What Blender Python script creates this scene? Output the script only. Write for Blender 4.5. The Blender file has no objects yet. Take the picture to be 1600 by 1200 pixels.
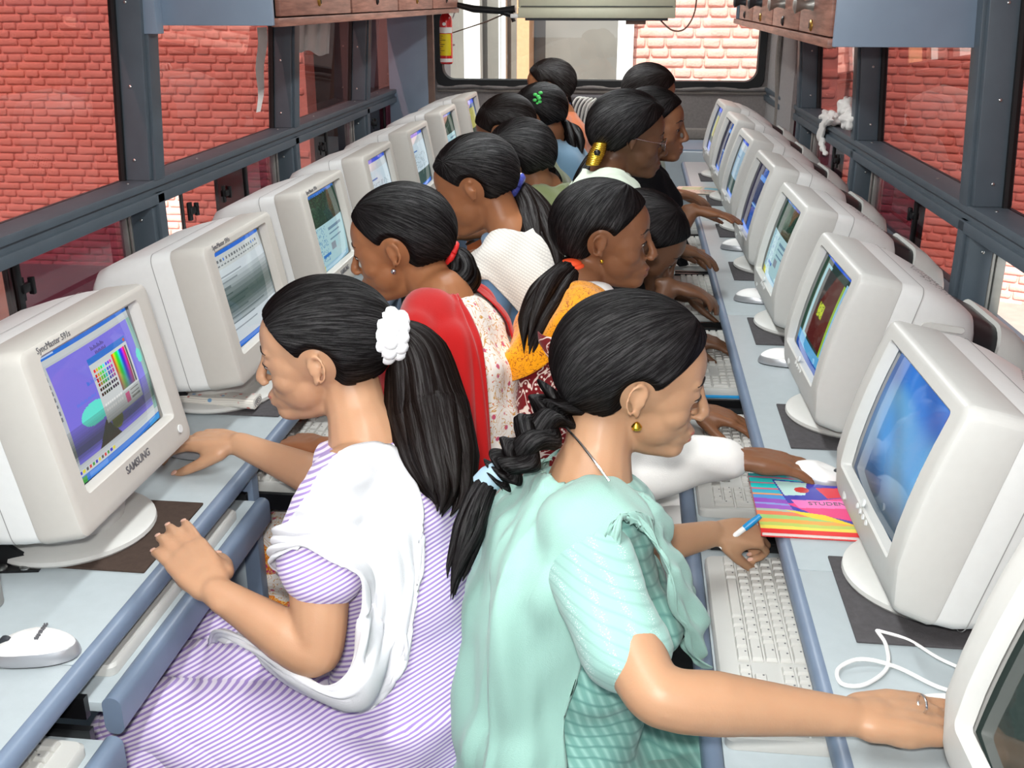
import bpy, bmesh, math, random
import numpy as np
from mathutils import Vector, Matrix
from mathutils.bvhtree import BVHTree
S = bpy.context.scene
COL = S.collection
# ------------------------------------------------------------------ camera
F_PX = 1620.0
CAM = np.array([0.0, 0.0, 1.51])
_a, _b = 998 - 800, 600 + 3
_n = math.sqrt(_a*_a + _b*_b + F_PX*F_PX)
PITCH = math.atan2(_b, F_PX)
YAW = math.atan2(_a, math.hypot(_b, F_PX))
_R = np.array([math.cos(YAW), math.sin(YAW), 0.0])
_F = np.array([-math.sin(YAW), math.cos(YAW), 0.0])
_U = np.array([0.0, 0.0, 1.0])
C_FW = _F*math.cos(PITCH) - _U*math.sin(PITCH)
C_UP = _U*math.cos(PITCH) + _F*math.sin(PITCH)
C_R = _R
cam = bpy.data.cameras.new('camera'); cam.sensor_width = 36.0; cam.lens = 36.0*F_PX/1600.0
cam.clip_start = 0.02; cam.clip_end = 200
camo = bpy.data.objects.new('camera', cam); COL.objects.link(camo)
camo.matrix_world = Matrix((tuple(C_R)+(0,), tuple(C_UP)+(0,), tuple(-C_FW)+(0,), (0, 0, 0, 1))).transposed()
camo.location = CAM
S.camera = camo
# ------------------------------------------------------------------ sky, sun, flash, exposure
S.view_settings.view_transform = 'Standard'; S.view_settings.look = 'None'
S.view_settings.gamma = 1.0; S.view_settings.exposure = 0.0
S.view_settings.use_curve_mapping = False
W = bpy.data.worlds.new('sky'); S.world = W; W.use_nodes = True
W.node_tree.nodes['Background'].inputs[0].default_value = (0.80, 0.90, 1.0, 1)
W.node_tree.nodes['Background'].inputs[1].default_value = 1.6
def add_light(name, kind, loc, rot, energy, color=(1, 1, 1), **kw):
    l = bpy.data.lights.new(name, kind); l.energy = energy; l.color = color
    for k, v in kw.items(): setattr(l, k, v)
    o = bpy.data.objects.new(name, l); COL.objects.link(o); o.location = loc; o.rotation_euler = rot
    return o
add_light('sun', 'SUN', (0, -5, 12), (math.radians(48), 0, math.radians(-12)), 8.0, (1, 0.95, 0.88), angle=0.009)
fl = add_light('camera_flash', 'AREA', (-0.02, -0.03, 1.60), (0, 0, 0), 19.5, (1, 0.985, 0.96), shape='RECTANGLE', size=0.07, size_y=0.04)
fl.matrix_world = Matrix.Translation((-0.02, -0.03, 1.60)) @ camo.matrix_world.to_3x3().to_4x4()
# added ceiling fill lamps, none in view (their tubes are built with the ceiling)
FILL_Y = (0.6, 2.4, 4.2, 5.8)
for i, y in enumerate(FILL_Y):
    add_light('added_ceiling_fill', 'AREA', (-0.25, y, 1.915), (0, 0, 0), 15.0, (0.97, 1.0, 1.0), shape='RECTANGLE', size=0.12, size_y=1.0)

# ------------------------------------------------------------------ pixel helpers (to measure real positions)
def ray(u, v): return (u-800)*C_R + (600-v)*C_UP + F_PX*C_FW
def at(u, v, k): return CAM + ray(u, v)*(k/F_PX)
def atz(u, v, z): d = ray(u, v); return CAM + d*((z-CAM[2])/d[2])
def aty(u, v, y): d = ray(u, v); return CAM + d*(y/d[1])
def atx(u, v, x): d = ray(u, v); return CAM + d*(x/d[0])
def px(p):
    q = np.array(p, float)-CAM; k = float(q@C_FW)
    return 800+F_PX*float(q@C_R)/k, 600-F_PX*float(q@C_UP)/k
# ------------------------------------------------------------------ materials
MATS = {}
def srgb(r, g, b):
    f = lambda c: c/12.92 if c <= 0.04045 else ((c+0.055)/1.055)**2.4
    return (f(r/255), f(g/255), f(b/255), 1)
def newmat(name):
    m = bpy.data.materials.new(name); m.use_nodes = True; MATS[name] = m
    nt = m.node_tree
    return m, nt, nt.nodes['Principled BSDF']
def mat(name, rgb, rough=0.5, metal=0.0, var=0.06, scale=30.0, bump=0.0, spec=0.5, bscale=None, coat=0.0, alpha=None, sheen=0.0):
    if name in MATS: return MATS[name]
    m, nt, p = newmat(name)
    p.inputs['Roughness'].default_value = rough; p.inputs['Metallic'].default_value = metal
    p.inputs['Specular IOR Level'].default_value = spec
    p.inputs['Coat Weight'].default_value = coat
    p.inputs['Sheen Weight'].default_value = sheen
    tc = nt.nodes.new('ShaderNodeTexCoord')
    n = nt.nodes.new('ShaderNodeTexNoise'); n.inputs['Scale'].default_value = scale; n.inputs['Detail'].default_value = 3
    nt.links.new(tc.outputs['Object'], n.inputs['Vector'])
    mx = nt.nodes.new('ShaderNodeMix'); mx.data_type = 'RGBA'
    c = srgb(*rgb)
    mx.inputs['A'].default_value = tuple(max(0, x*(1-var*2)) for x in c[:3])+(1,)
    mx.inputs['B'].default_value = tuple(min(1, x*(1+var*2)) for x in c[:3])+(1,)
    nt.links.new(n.outputs['Fac'], mx.inputs['Factor'])
    nt.links.new(mx.outputs['Result'], p.inputs['Base Color'])
    if bump:
        nb = nt.nodes.new('ShaderNodeTexNoise'); nb.inputs['Scale'].default_value = bscale or scale*6; nb.inputs['Detail'].default_value = 4
        nt.links.new(tc.outputs['Object'], nb.inputs['Vector'])
        b = nt.nodes.new('ShaderNodeBump'); b.inputs['Strength'].default_value = bump; b.inputs['Distance'].default_value = 0.004
        nt.links.new(nb.outputs['Fac'], b.inputs['Height']); nt.links.new(b.outputs['Normal'], p.inputs['Normal'])
    if alpha is not None: p.inputs['Alpha'].default_value = alpha
    return m
def glassmat(name, tint, refl=1.0, rough=0.01):
    if name in MATS: return MATS[name]
    m, nt, p = newmat(name); nt.nodes.remove(p)
    out = nt.nodes['Material Output']
    t = nt.nodes.new('ShaderNodeBsdfTransparent'); t.inputs[0].default_value = tint+(1,)
    g = nt.nodes.new('ShaderNodeBsdfGlossy'); g.inputs['Roughness'].default_value = rough
    f = nt.nodes.new('ShaderNodeFresnel'); f.inputs['IOR'].default_value = 1.5
    ge = nt.nodes.new('ShaderNodeNewGeometry'); io = nt.nodes.new('ShaderNodeMapRange'); io.inputs['To Min'].default_value = 1.5; io.inputs['To Max'].default_value = 1/1.5
    nt.links.new(ge.outputs['Backfacing'], io.inputs['Value']); nt.links.new(io.outputs[0], f.inputs['IOR'])
    n = nt.nodes.new('ShaderNodeTexNoise'); n.inputs['Scale'].default_value = 3
    mm = nt.nodes.new('ShaderNodeMath'); mm.operation = 'MULTIPLY'; mm.inputs[1].default_value = refl
    nt.links.new(f.outputs[0], mm.inputs[0])
    mx = nt.nodes.new('ShaderNodeMixShader'); nt.links.new(mm.outputs[0], mx.inputs[0])
    nt.links.new(t.outputs[0], mx.inputs[1]); nt.links.new(g.outputs[0], mx.inputs[2]); nt.links.new(mx.outputs[0], out.inputs[0])
    return m
def attr_mat(name, attr='col', emit=0.0, rough=0.5, diffuse=True, coat=0.0):
    if name in MATS: return MATS[name]
    m, nt, p = newmat(name)
    a = nt.nodes.new('ShaderNodeAttribute'); a.attribute_name = attr
    p.inputs['Roughness'].default_value = rough; p.inputs['Coat Weight'].default_value = coat
    if diffuse: nt.links.new(a.outputs['Color'], p.inputs['Base Color'])
    else: p.inputs['Base Color'].default_value = (0.012, 0.014, 0.014, 1)
    if emit:
        nt.links.new(a.outputs['Color'], p.inputs['Emission Color']); p.inputs['Emission Strength'].default_value = emit
    return m
# ------------------------------------------------------------------ mesh helpers
class MB:
    """collects faces of one part"""
    def __init__(s): s.v = []; s.f = []
    def add(s, V, Fc):
        o = len(s.v); s.v += [tuple(map(float, p)) for p in V]; s.f += [tuple(i+o for i in q) for q in Fc]; return s
    def box(s, x0, x1, y0, y1, z0, z1):
        V = [(x0,y0,z0),(x1,y0,z0),(x1,y1,z0),(x0,y1,z0),(x0,y0,z1),(x1,y0,z1),(x1,y1,z1),(x0,y1,z1)]
        return s.add(V, [(3,2,1,0),(4,5,6,7),(0,1,5,4),(1,2,6,5),(2,3,7,6),(3,0,4,7)])
    def rings(s, R, cap0=True, cap1=True, closed=True):
        """R: list of rings (n x 3)"""
        n = len(R[0]); V = [p for r in R for p in r]; Fc = []
        m = n if closed else n-1
        for i in range(len(R)-1):
            for j in range(m):
                a, b = i*n+j, i*n+(j+1) % n
                Fc.append((a, b, b+n, a+n))
        if cap0: Fc.append(tuple(range(n-1, -1, -1)))
        if cap1: Fc.append(tuple(range((len(R)-1)*n, len(R)*n)))
        return s.add(V, Fc)
    def tube(s, P, r, n=10, caps=True, flat=1.0, up=None):
        P = [np.array(p, float) for p in P]
        rr = r if hasattr(r, '__len__') else [r]*len(P)
        R = []; prev = None
        for i, p in enumerate(P):
            t = P[min(i+1, len(P)-1)]-P[max(i-1, 0)]; t = t/(np.linalg.norm(t)+1e-9)
            if prev is None:
                h = np.array(up if up is not None else (0, 0, 1), float)
                if abs(h@t) > 0.95: h = np.array((1.0, 0, 0))
                a = h-(h@t)*t
            else: a = prev-(prev@t)*t
            a /= np.linalg.norm(a)+1e-9; prev = a; b = np.cross(t, a)
            R.append([p+rr[i]*(math.cos(2*math.pi*j/n)*a*flat+math.sin(2*math.pi*j/n)*b) for j in range(n)])
        return s.rings(R, caps, caps)
    def lathe(s, prof, n=24, c=(0, 0, 0), axis='z'):
        R = []
        for r, h in prof:
            ring = []
            for j in range(n):
                a = 2*math.pi*j/n; x, y = r*math.cos(a), r*math.sin(a)
                q = (x, y, h) if axis == 'z' else ((h, x, y) if axis == 'x' else (y, h, x))
                ring.append((q[0]+c[0], q[1]+c[1], q[2]+c[2]))
            R.append(ring)
        return s.rings(R)
    def ellipsoid(s, c, r, n=16, m=10, rot=None):
        c = np.array(c, float); R = []
        for i in range(1, m):
            th = math.pi*i/m
            ring = [np.array((r[0]*math.sin(th)*math.cos(2*math.pi*j/n), r[1]*math.sin(th)*math.sin(2*math.pi*j/n), -r[2]*math.cos(th))) for j in range(n)]
            if rot is not None: ring = [rot@q for q in ring]
            R.append([c+q for q in ring])
        return s.rings(R)
    def xform(s, M):
        M = np.array(M); v = np.array(s.v); s.v = [tuple(p) for p in (v@M[:3, :3].T+M[:3, 3])]; return s
    def mesh(s, name, smooth=None):
        me = bpy.data.meshes.new(name); me.from_pydata(s.v, [], s.f); me.update()
        if smooth is not None:
            me.polygons.foreach_set('use_smooth', [True]*len(me.polygons))
            if smooth < 179: me.set_sharp_from_angle(angle=math.radians(smooth))
        return me
    def build(s, name, m, parent=None, smooth=40, bevel=0, loc=None, rot=None):
        me = s.mesh(name, smooth)
        if m is not None: me.materials.append(MATS[m] if isinstance(m, str) else m)
        if bevel: bevel_mesh(me, bevel)
        return link(name, me, parent, loc, rot)
def bevel_mesh(me, w, seg=2):
    bm = bmesh.new(); bm.from_mesh(me)
    bmesh.ops.bevel(bm, geom=[e for e in bm.edges if len(e.link_faces) == 2 and e.calc_face_angle(0) > 0.6], offset=w, segments=seg, affect='EDGES', profile=0.6, clamp_overlap=True)
    bm.to_mesh(me); bm.free()
    me.polygons.foreach_set('use_smooth', [True]*len(me.polygons)); me.set_sharp_from_angle(angle=math.radians(35))
def link(name, me, parent=None, loc=None, rot=None):
    o = bpy.data.objects.new(name, me); COL.objects.link(o)
    if parent is not None: o.parent = parent
    if loc is not None: o.location = loc
    if rot is not None: o.rotation_euler = rot
    return o
def empty(name, loc=(0, 0, 0), rz=0.0, label=None, cat=None, group=None):
    o = bpy.data.objects.new(name, None); COL.objects.link(o); o.location = loc; o.rotation_euler = (0, 0, rz); o.empty_display_size = 0.05
    return tag(o, label, cat, group)
def tag(o, label=None, cat=None, group=None, kind=None):
    if label: o['label'] = label
    if cat: o['category'] = cat
    if group: o['group'] = group
    if kind: o['kind'] = kind
    return o
def copy_tree(o, parent=None):
    c = o.copy(); COL.objects.link(c); c.parent = parent
    for ch in list(o.children): copy_tree(ch, c)
    return c
def rrect(w, h, r, n=6, cy=0.0, cz=0.0):
    """rounded rectangle outline in (a,b), 4*(n+1) points, counter-clockwise"""
    r = min(r, w/2-1e-4, h/2-1e-4); P = []
    for qx, qy, a0 in ((1, 1, 0), (-1, 1, 90), (-1, -1, 180), (1, -1, 270)):
        for i in range(n+1):
            a = math.radians(a0+90*i/n)
            P.append((cy+qx*(w/2-r)+r*math.cos(a), cz+qy*(h/2-r)+r*math.sin(a)))
    return P
def catmull(P, n=8):
    P = [np.array(p, float) for p in P]; Q = [2*P[0]-P[1]]+P+[2*P[-1]-P[-2]]; out = []
    for i in range(1, len(Q)-2):
        for k in range(n):
            t = k/n; a, b, c, d = Q[i-1:i+3]
            out.append(0.5*((2*b)+(c-a)*t+(2*a-5*b+4*c-d)*t*t+(3*b-a-3*c+d)*t**3))
    out.append(P[-1]); return out
def text_mesh(txt, size, name, m, parent=None, M=None, depth=0.0004, bold=0.0):
    cu = bpy.data.curves.new(name, 'FONT'); cu.body = txt; cu.size = size; cu.align_x = 'CENTER'; cu.align_y = 'CENTER'; cu.extrude = depth; cu.offset = bold
    cu.resolution_u = 3
    o = bpy.data.objects.new(name, cu); COL.objects.link(o)
    dg = bpy.context.evaluated_depsgraph_get(); me = bpy.data.meshes.new_from_object(o.evaluated_get(dg))
    bpy.data.objects.remove(o); bpy.data.curves.remove(cu)
    if M is not None: me.transform(Matrix(M))
    me.materials.clear(); me.materials.append(MATS[m])
    return link(name, me, parent)
class Canvas:
    """colour grid painted cell by cell and stored on a mesh (screens, printed covers)"""
    def __init__(s, w, h, bg): s.w, s.h = w, h; s.a = np.zeros((h, w, 3)); s.a[:] = srgb(*bg)[:3]
    def rect(s, x0, y0, x1, y1, c):   # 0..1, y down
        s.a[int(round(y0*s.h)):max(int(round(y1*s.h)), int(round(y0*s.h))+1), int(round(x0*s.w)):max(int(round(x1*s.w)), int(round(x0*s.w))+1)] = srgb(*c)[:3]; return s
    def ell(s, cx, cy, rx, ry, c):
        Y, X = np.mgrid[0:s.h, 0:s.w]; m = (((X+.5)/s.w-cx)/rx)**2+(((Y+.5)/s.h-cy)/ry)**2 < 1; s.a[m] = srgb(*c)[:3]; return s
    def poly(s, P, c):
        Y, X = np.mgrid[0:s.h, 0:s.w]; X = (X+.5)/s.w; Y = (Y+.5)/s.h; m = np.zeros((s.h, s.w), bool); n = len(P)
        for i in range(n):
            (x1, y1), (x2, y2) = P[i], P[(i+1) % n]
            if y1 == y2: continue
            m ^= ((Y > min(y1, y2)) & (Y <= max(y1, y2)) & (X < (Y-y1)*(x2-x1)/(y2-y1)+x1))
        s.a[m] = srgb(*c)[:3]; return s
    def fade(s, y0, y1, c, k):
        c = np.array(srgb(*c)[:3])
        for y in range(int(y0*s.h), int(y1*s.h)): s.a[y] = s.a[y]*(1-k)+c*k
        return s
    def speck(s, x0, y0, x1, y1, c, p, seed=1):
        rg = np.random.RandomState(seed); H, Wd = int((y1-y0)*s.h), int((x1-x0)*s.w)
        m = rg.rand(H, Wd) < p; s.a[int(y0*s.h):int(y0*s.h)+H, int(x0*s.w):int(x0*s.w)+Wd][m] = srgb(*c)[:3]; return s
    def mesh(s, name, fn):
        """fn(u,v)->xyz, u right 0..1, v down 0..1"""
        V = [fn(i/s.w, j/s.h) for j in range(s.h+1) for i in range(s.w+1)]
        Fc = [(j*(s.w+1)+i, (j+1)*(s.w+1)+i, (j+1)*(s.w+1)+i+1, j*(s.w+1)+i+1) for j in range(s.h) for i in range(s.w)]
        me = bpy.data.meshes.new(name); me.from_pydata([tuple(map(float, p)) for p in V], [], Fc); me.update()
        ca = me.color_attributes.new('col', 'FLOAT_COLOR', 'CORNER')
        a = np.ones((s.h*s.w, 4, 4), np.float32); a[:, :, :3] = s.a.reshape(-1, 1, 3)
        ca.data.foreach_set('color', a.ravel())
        me.polygons.foreach_set('use_smooth', [True]*len(me.polygons))
        return me
random.seed(7)
# ================================================================== materials used by the room
mat('frame_paint', (84, 95, 104), 0.45, var=0.08, scale=12, bump=0.05)
mat('panel_paint', (138, 155, 174), 0.4, var=0.05, scale=9, bump=0.04)
mat('dark_frame', (40, 44, 50), 0.5, var=0.1)
mat('black_plastic', (16, 16, 18), 0.35, var=0.15)
mat('rubber', (18, 18, 20), 0.6, var=0.15)
mat('upholstery', (150, 143, 141), 0.95, var=0.12, scale=60, bump=0.5, spec=0.1, sheen=0.3)
mat('upholstery_bead', (140, 132, 126), 0.95, var=0.1, scale=80, bump=0.4, spec=0.1)
mat('floor_vinyl', (92, 96, 98), 0.5, var=0.12, scale=40)
mat('ceiling_panel', (214, 214, 208), 0.6, var=0.02)
mat('steel', (190, 190, 188), 0.3, metal=1.0, var=0.05)
mat('dull_alu', (168, 166, 160), 0.45, metal=0.8, var=0.1)
mat('brass', (196, 160, 80), 0.35, metal=1.0, var=0.1)
mat('brown_trim', (128, 104, 92), 0.6, var=0.1)
mat('white_paint', (236, 236, 234), 0.5, var=0.03)
mat('paper_white', (238, 236, 230), 0.8, var=0.03)
mat('wood_door', (150, 100, 84), 0.4, var=0.12, scale=14)
glassmat('tinted_glass', (0.525, 0.355, 0.34), 1.0)
glassmat('dark_tinted_glass', (0.31, 0.16, 0.21), 1.5)
glassmat('clear_glass', (0.92, 0.94, 0.92), 0.8)
def wood_nodes():
    m = MATS['wood_door']; nt = m.node_tree; p = nt.nodes['Principled BSDF']
    tc = nt.nodes.new('ShaderNodeTexCoord'); mp = nt.nodes.new('ShaderNodeMapping'); mp.inputs['Scale'].default_value = (2, 2, 26)
    n = nt.nodes.new('ShaderNodeTexNoise'); n.inputs['Scale'].default_value = 4; n.inputs['Detail'].default_value = 5
    r = nt.nodes.new('ShaderNodeValToRGB'); r.color_ramp.elements[0].color = srgb(116, 74, 62); r.color_ramp.elements[1].color = srgb(178, 126, 108)
    r.color_ramp.elements[0].position = 0.3; r.color_ramp.elements[1].position = 0.75
    nt.links.new(tc.outputs['Object'], mp.inputs[0]); nt.links.new(mp.outputs[0], n.inputs['Vector']); nt.links.new(n.outputs['Fac'], r.inputs[0]); nt.links.new(r.outputs[0], p.inputs['Base Color'])
wood_nodes()
# ================================================================== floor, ceiling, end walls
Y0, Y1 = -1.6, 6.70
XL, XR = -1.418, 0.95
RROT = math.radians(1.42)
fl_ = MB().box(-1.60, 1.05, Y0, Y1+0.1, -0.05, 0.0).build('floor', 'floor_vinyl'); tag(fl_, 'grey vinyl bus floor under the stools', 'floor', kind='structure')
ce = MB().box(-1.60, 1.05, Y0, Y1+0.1, 1.95, 2.0).build('ceiling', 'ceiling_panel'); tag(ce, 'pale panelled bus ceiling', 'ceiling', kind='structure')
m, nt, p = newmat('added_tube_glow'); p.inputs['Emission Color'].default_value = (0.97, 1, 1, 1); p.inputs['Emission Strength'].default_value = 3
for y in FILL_Y:  # invented fittings and glowing tubes that go with the added fill lamps
    t = MB().box(-0.33, -0.17, y-0.52, y+0.52, 1.935, 1.95).build('added_lamp_tray', 'white_paint', ce)
    MB().tube([(-0.25, y-0.5, 1.928), (-0.25, y+0.5, 1.928)], 0.008, 8).build('added_fill_tube', 'added_tube_glow', t)
SCREW = MB().lathe([(0.0045, 0), (0.0045, 0.002), (0.002, 0.0035)], 8).mesh('screw', 40); SCREW.materials.append(MATS['steel'])
PILL = {-1: (1.60, 2.96, 4.31, 5.56, 6.62), 1: (0.05, 1.46, 2.81, 4.16, 5.42)}
LEAN = 0.07
def side_wall(s, name):
    root = MB().box(0.0 if s > 0 else -0.11, 0.11 if s > 0 else 0.0, Y0, Y1, 0.0, 0.70).build(name, 'panel_paint')
    root.location = (XL if s < 0 else XR, 0, 0); root.rotation_euler = (0, 0, 0 if s < 0 else RROT)
    tag(root, 'grey painted %s wall of the bus with a band of windows' % ('window-side' if s < 0 else 'opposite'), 'wall', kind='structure')
    root['label'] = 'grey painted bus wall behind the monitor row facing the lavender-striped girl' if s < 0 else 'grey painted bus wall behind the monitor row facing the woman in sea green'
    def bx(mb, o0, o1, y0, y1, z0, z1):   # o = outward distance
        a, b = sorted((s*o0, s*o1)); return mb.box(a, b, y0, y1, z0, z1)
    def lean(mb):
        mb.v = [(x-s*LEAN*max(0, z-1.0), y, z) for x, y, z in mb.v]; return mb
    # rail: sill slab, apron and lower lip
    bx(MB(), 0.0, 0.105, Y0, Y1, 0.978, 1.0).build('sill', 'frame_paint', root, bevel=0.003)
    bx(MB(), 0.012, 0.105, Y0, Y1, 0.955, 0.978).build('rail', 'frame_paint', root, bevel=0.002)
    bx(MB(), 0.0, 0.10, Y0, Y1, 0.925, 0.957).build('rail', 'frame_paint', root, bevel=0.004)
    bx(MB(), 0.0, 0.105, Y0, Y1, 0.70, 0.72).build('lower_rail', 'frame_paint', root, bevel=0.003)
    lean(bx(MB(), 0.0, 0.11, Y0, Y1, 1.62, 1.96)).build('cant_panel', 'panel_paint', root)
    pl = (-1.3,)+((-0.0,) if s < 0 else ())+PILL[s]
    for y in pl:
        lean(bx(MB(), 0.006, 0.104, y, y+0.055, 1.0, 1.64)).build('pillar', 'frame_paint', root, bevel=0.004)
        lean(bx(MB(), -0.004, 0.012, y+0.02, y+0.085, 0.997, 1.64)).build('pillar_cover', 'frame_paint', root, bevel=0.003)
        bx(MB(), 0.012, 0.09, y+0.005, y+0.05, 0.72, 0.93).build('lower_pillar', 'frame_paint', root, bevel=0.003)
        bx(MB(), 0.0, 0.014, y+0.03, y+0.075, 0.70, 0.957).build('lower_pillar_cover', 'frame_paint', root, bevel=0.002)
        for z in (1.06, 1.27, 1.5):
            o = link('screw', SCREW, root, (s*(0.05-LEAN*(z-1)), y-0.0005, z), (math.radians(90), 0, 0))
        link('screw', SCREW, root, (s*0.05, y+0.004, 0.88), (math.radians(90), 0, 0))
        for dy in (-0.06, 0.45): link('screw', SCREW, root, (s*0.045, y+dy, 1.0))
    # panes
    wi = 0
    ends = list(pl)+[Y1]
    for i in range(len(ends)-1):
        y0, y1 = ends[i]+0.055, ends[i+1]
        if y1-y0 < 0.2: continue
        wi += 1
        w = lean(bx(MB(), 0.088, 0.092, y0, y1, 1.0, 1.63)).build('window_%d' % (wi+(0 if s < 0 else 20)), 'tinted_glass', None)
        w.location = root.location; w.rotation_euler = root.rotation_euler
        tag(w, 'upper tinted bus window pane over the sill', 'window', kind='structure')
        b = MB()
        for ya, yb in ((y0, y0+0.012), (y1-0.012, y1)): bx(b, 0.078, 0.096, ya, yb, 1.0, 1.63)
        lean(b).build('gasket', 'rubber', w)
        # lower sliding panes, one pushed open
        gap = 0.30 if (s < 0 and abs(ends[i]-2.96) < .1) else (0.42 if (s > 0 and abs(ends[i]-1.46) < .1) else 0.07)
        if s > 0 and gap > .3: spans = ((y0, y0+0.62, 0.075), (y0+0.1, y0+0.72, 0.086))
        else: spans = ((y0+gap, y0+gap+0.62, 0.075), (max(y0+gap+0.16, y1-0.66), y1, 0.086))
        lw = empty('window_%d' % (wi+(40 if s < 0 else 60)), root.location, 0); lw.rotation_euler = root.rotation_euler
        tag(lw, 'pair of dark tinted sliding panes below the sill', 'window', kind='structure')
        for k, (ya, yb, o) in enumerate(spans):
            yb = min(yb, y1)
            bx(MB(), o, o+0.004, ya, yb, 0.72, 0.926).build('pane', 'dark_tinted_glass' if k else 'tinted_glass', lw)
            bb = MB(); bx(bb, o-0.004, o+0.008, ya, ya+0.006, 0.72, 0.926)
            bb.build('pane_edge', 'black_plastic', lw)
            bb = MB(); bx(bb, o-0.006, o+0.009, yb-0.03, yb-0.006, 0.72, 0.926); bb.build('sash_bar', 'black_plastic' if k == 0 else 'dull_alu', lw, bevel=0.002)
            yy = ya+0.03
            la = bx(bx(MB(), o-0.014, o-0.002, yy, yy+0.022, 0.80, 0.862), o-0.022, o-0.008, yy+0.002, yy+0.05, 0.822, 0.845).build('latch', 'black_plastic', lw, bevel=0.003)
            bx(MB(), o-0.026, o-0.012, yy+0.036, yy+0.05, 0.812, 0.856).build('latch_grip', 'black_plastic', la, bevel=0.003)
        g = MB(); bx(g, 0.07, 0.094, y1-0.05, y1-0.03, 0.72, 0.926); bx(g, 0.06, 0.068, y1-0.045, y1-0.037, 0.72, 0.926); g.build('runner', 'dull_alu', lw, bevel=0.002)
    return root
wl = side_wall(-1, 'wall_left'); wr = side_wall(1, 'wall_right')
# ---- rear wall with the big window
wx0, wx1, wz0, wz1 = -1.215, 0.745, 1.02, 1.72
rw = MB().box(-1.62, 1.02, Y1, Y1+0.08, 0, wz0).box(-1.62, wx0, Y1, Y1+0.08, wz0, wz1).box(wx1, 1.02, Y1, Y1+0.08, wz0, wz1).box(-1.62, 1.02, Y1, Y1+0.08, wz1, 1.96).build('wall_rear', 'upholstery')
tag(rw, 'grey carpeted rear wall of the bus around the wide rear window', 'wall', kind='structure')
MB().box(-1.24, 0.84, Y1-0.012, Y1, 0.955, 0.972).build('bead', 'upholstery_bead', rw, bevel=0.004)
MB().box(0.825, 0.84, Y1-0.012, Y1, 0.972, 1.9).build('bead', 'upholstery_bead', rw, bevel=0.004)
MB().tube([(x, Y1-0.012+0.003*math.sin(x*31), 0.988+0.004*math.sin(x*17)) for x in np.linspace(-1.24, 0.83, 60)], 0.012, 8).build('bead', 'upholstery', rw)
def ring_yz(w, h, r, y, cx, cz): return [(cx+a, y, cz+b) for a, b in rrect(w, h, r, 8)]
cx_, cz_ = (wx0+wx1)/2, (wz0+wz1)/2
gk = MB(); R = [ring_yz(wx1-wx0+0.07, wz1-wz0+0.07, 0.06, Y1-0.002, cx_, cz_), ring_yz(wx1-wx0+0.06, wz1-wz0+0.06, 0.06, Y1-0.02, cx_, cz_), ring_yz(wx1-wx0-0.02, wz1-wz0-0.02, 0.075, Y1-0.018, cx_, cz_), ring_yz(wx1-wx0-0.03, wz1-wz0-0.03, 0.07, Y1+0.03, cx_, cz_)]
gk.rings(R, False, False).build('gasket', 'rubber', rw)
pane = MB().box(wx0-0.01, wx1+0.01, Y1+0.03, Y1+0.036, wz0-0.01, wz1+0.01).build('window_90', 'clear_glass'); tag(pane, 'wide clear rear window of the bus', 'window', kind='structure')
# front bulkhead behind the photographer
fb = MB().box(-1.6, 1.05, Y0-0.05, Y0, 0, 1.0).build('wall_front', 'panel_paint'); tag(fb, 'grey front bulkhead of the bus', 'wall', kind='structure')
# corner panels beside the rear wall
cp = MB().box(-1.46, -1.225, 6.30, 6.33, 0.5, 1.6).box(-1.46, -1.42, 6.33, Y1, 0.5, 1.6).build('trim_1', 'panel_paint', bevel=0.004); tag(cp, 'blue grey corner panel beside the fire extinguisher', 'panel', kind='structure')
MB().box(-1.225, -1.19, 6.31, 6.345, 0.5, 1.6).build('edge_strip', 'brown_trim', cp)
cp2 = MB().box(0.80, 0.82, 5.6, Y1, 0.5, 1.8).build('trim_2', 'upholstery'); tag(cp2, 'carpeted corner panel with a padded seam by the rear window', 'panel', kind='structure')
MB().tube([(0.795+0.01*math.sin(z*9), 6.15, z) for z in np.linspace(0.5, 1.75, 30)], 0.018, 8).build('padded_seam', 'upholstery_bead', cp2)
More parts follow.
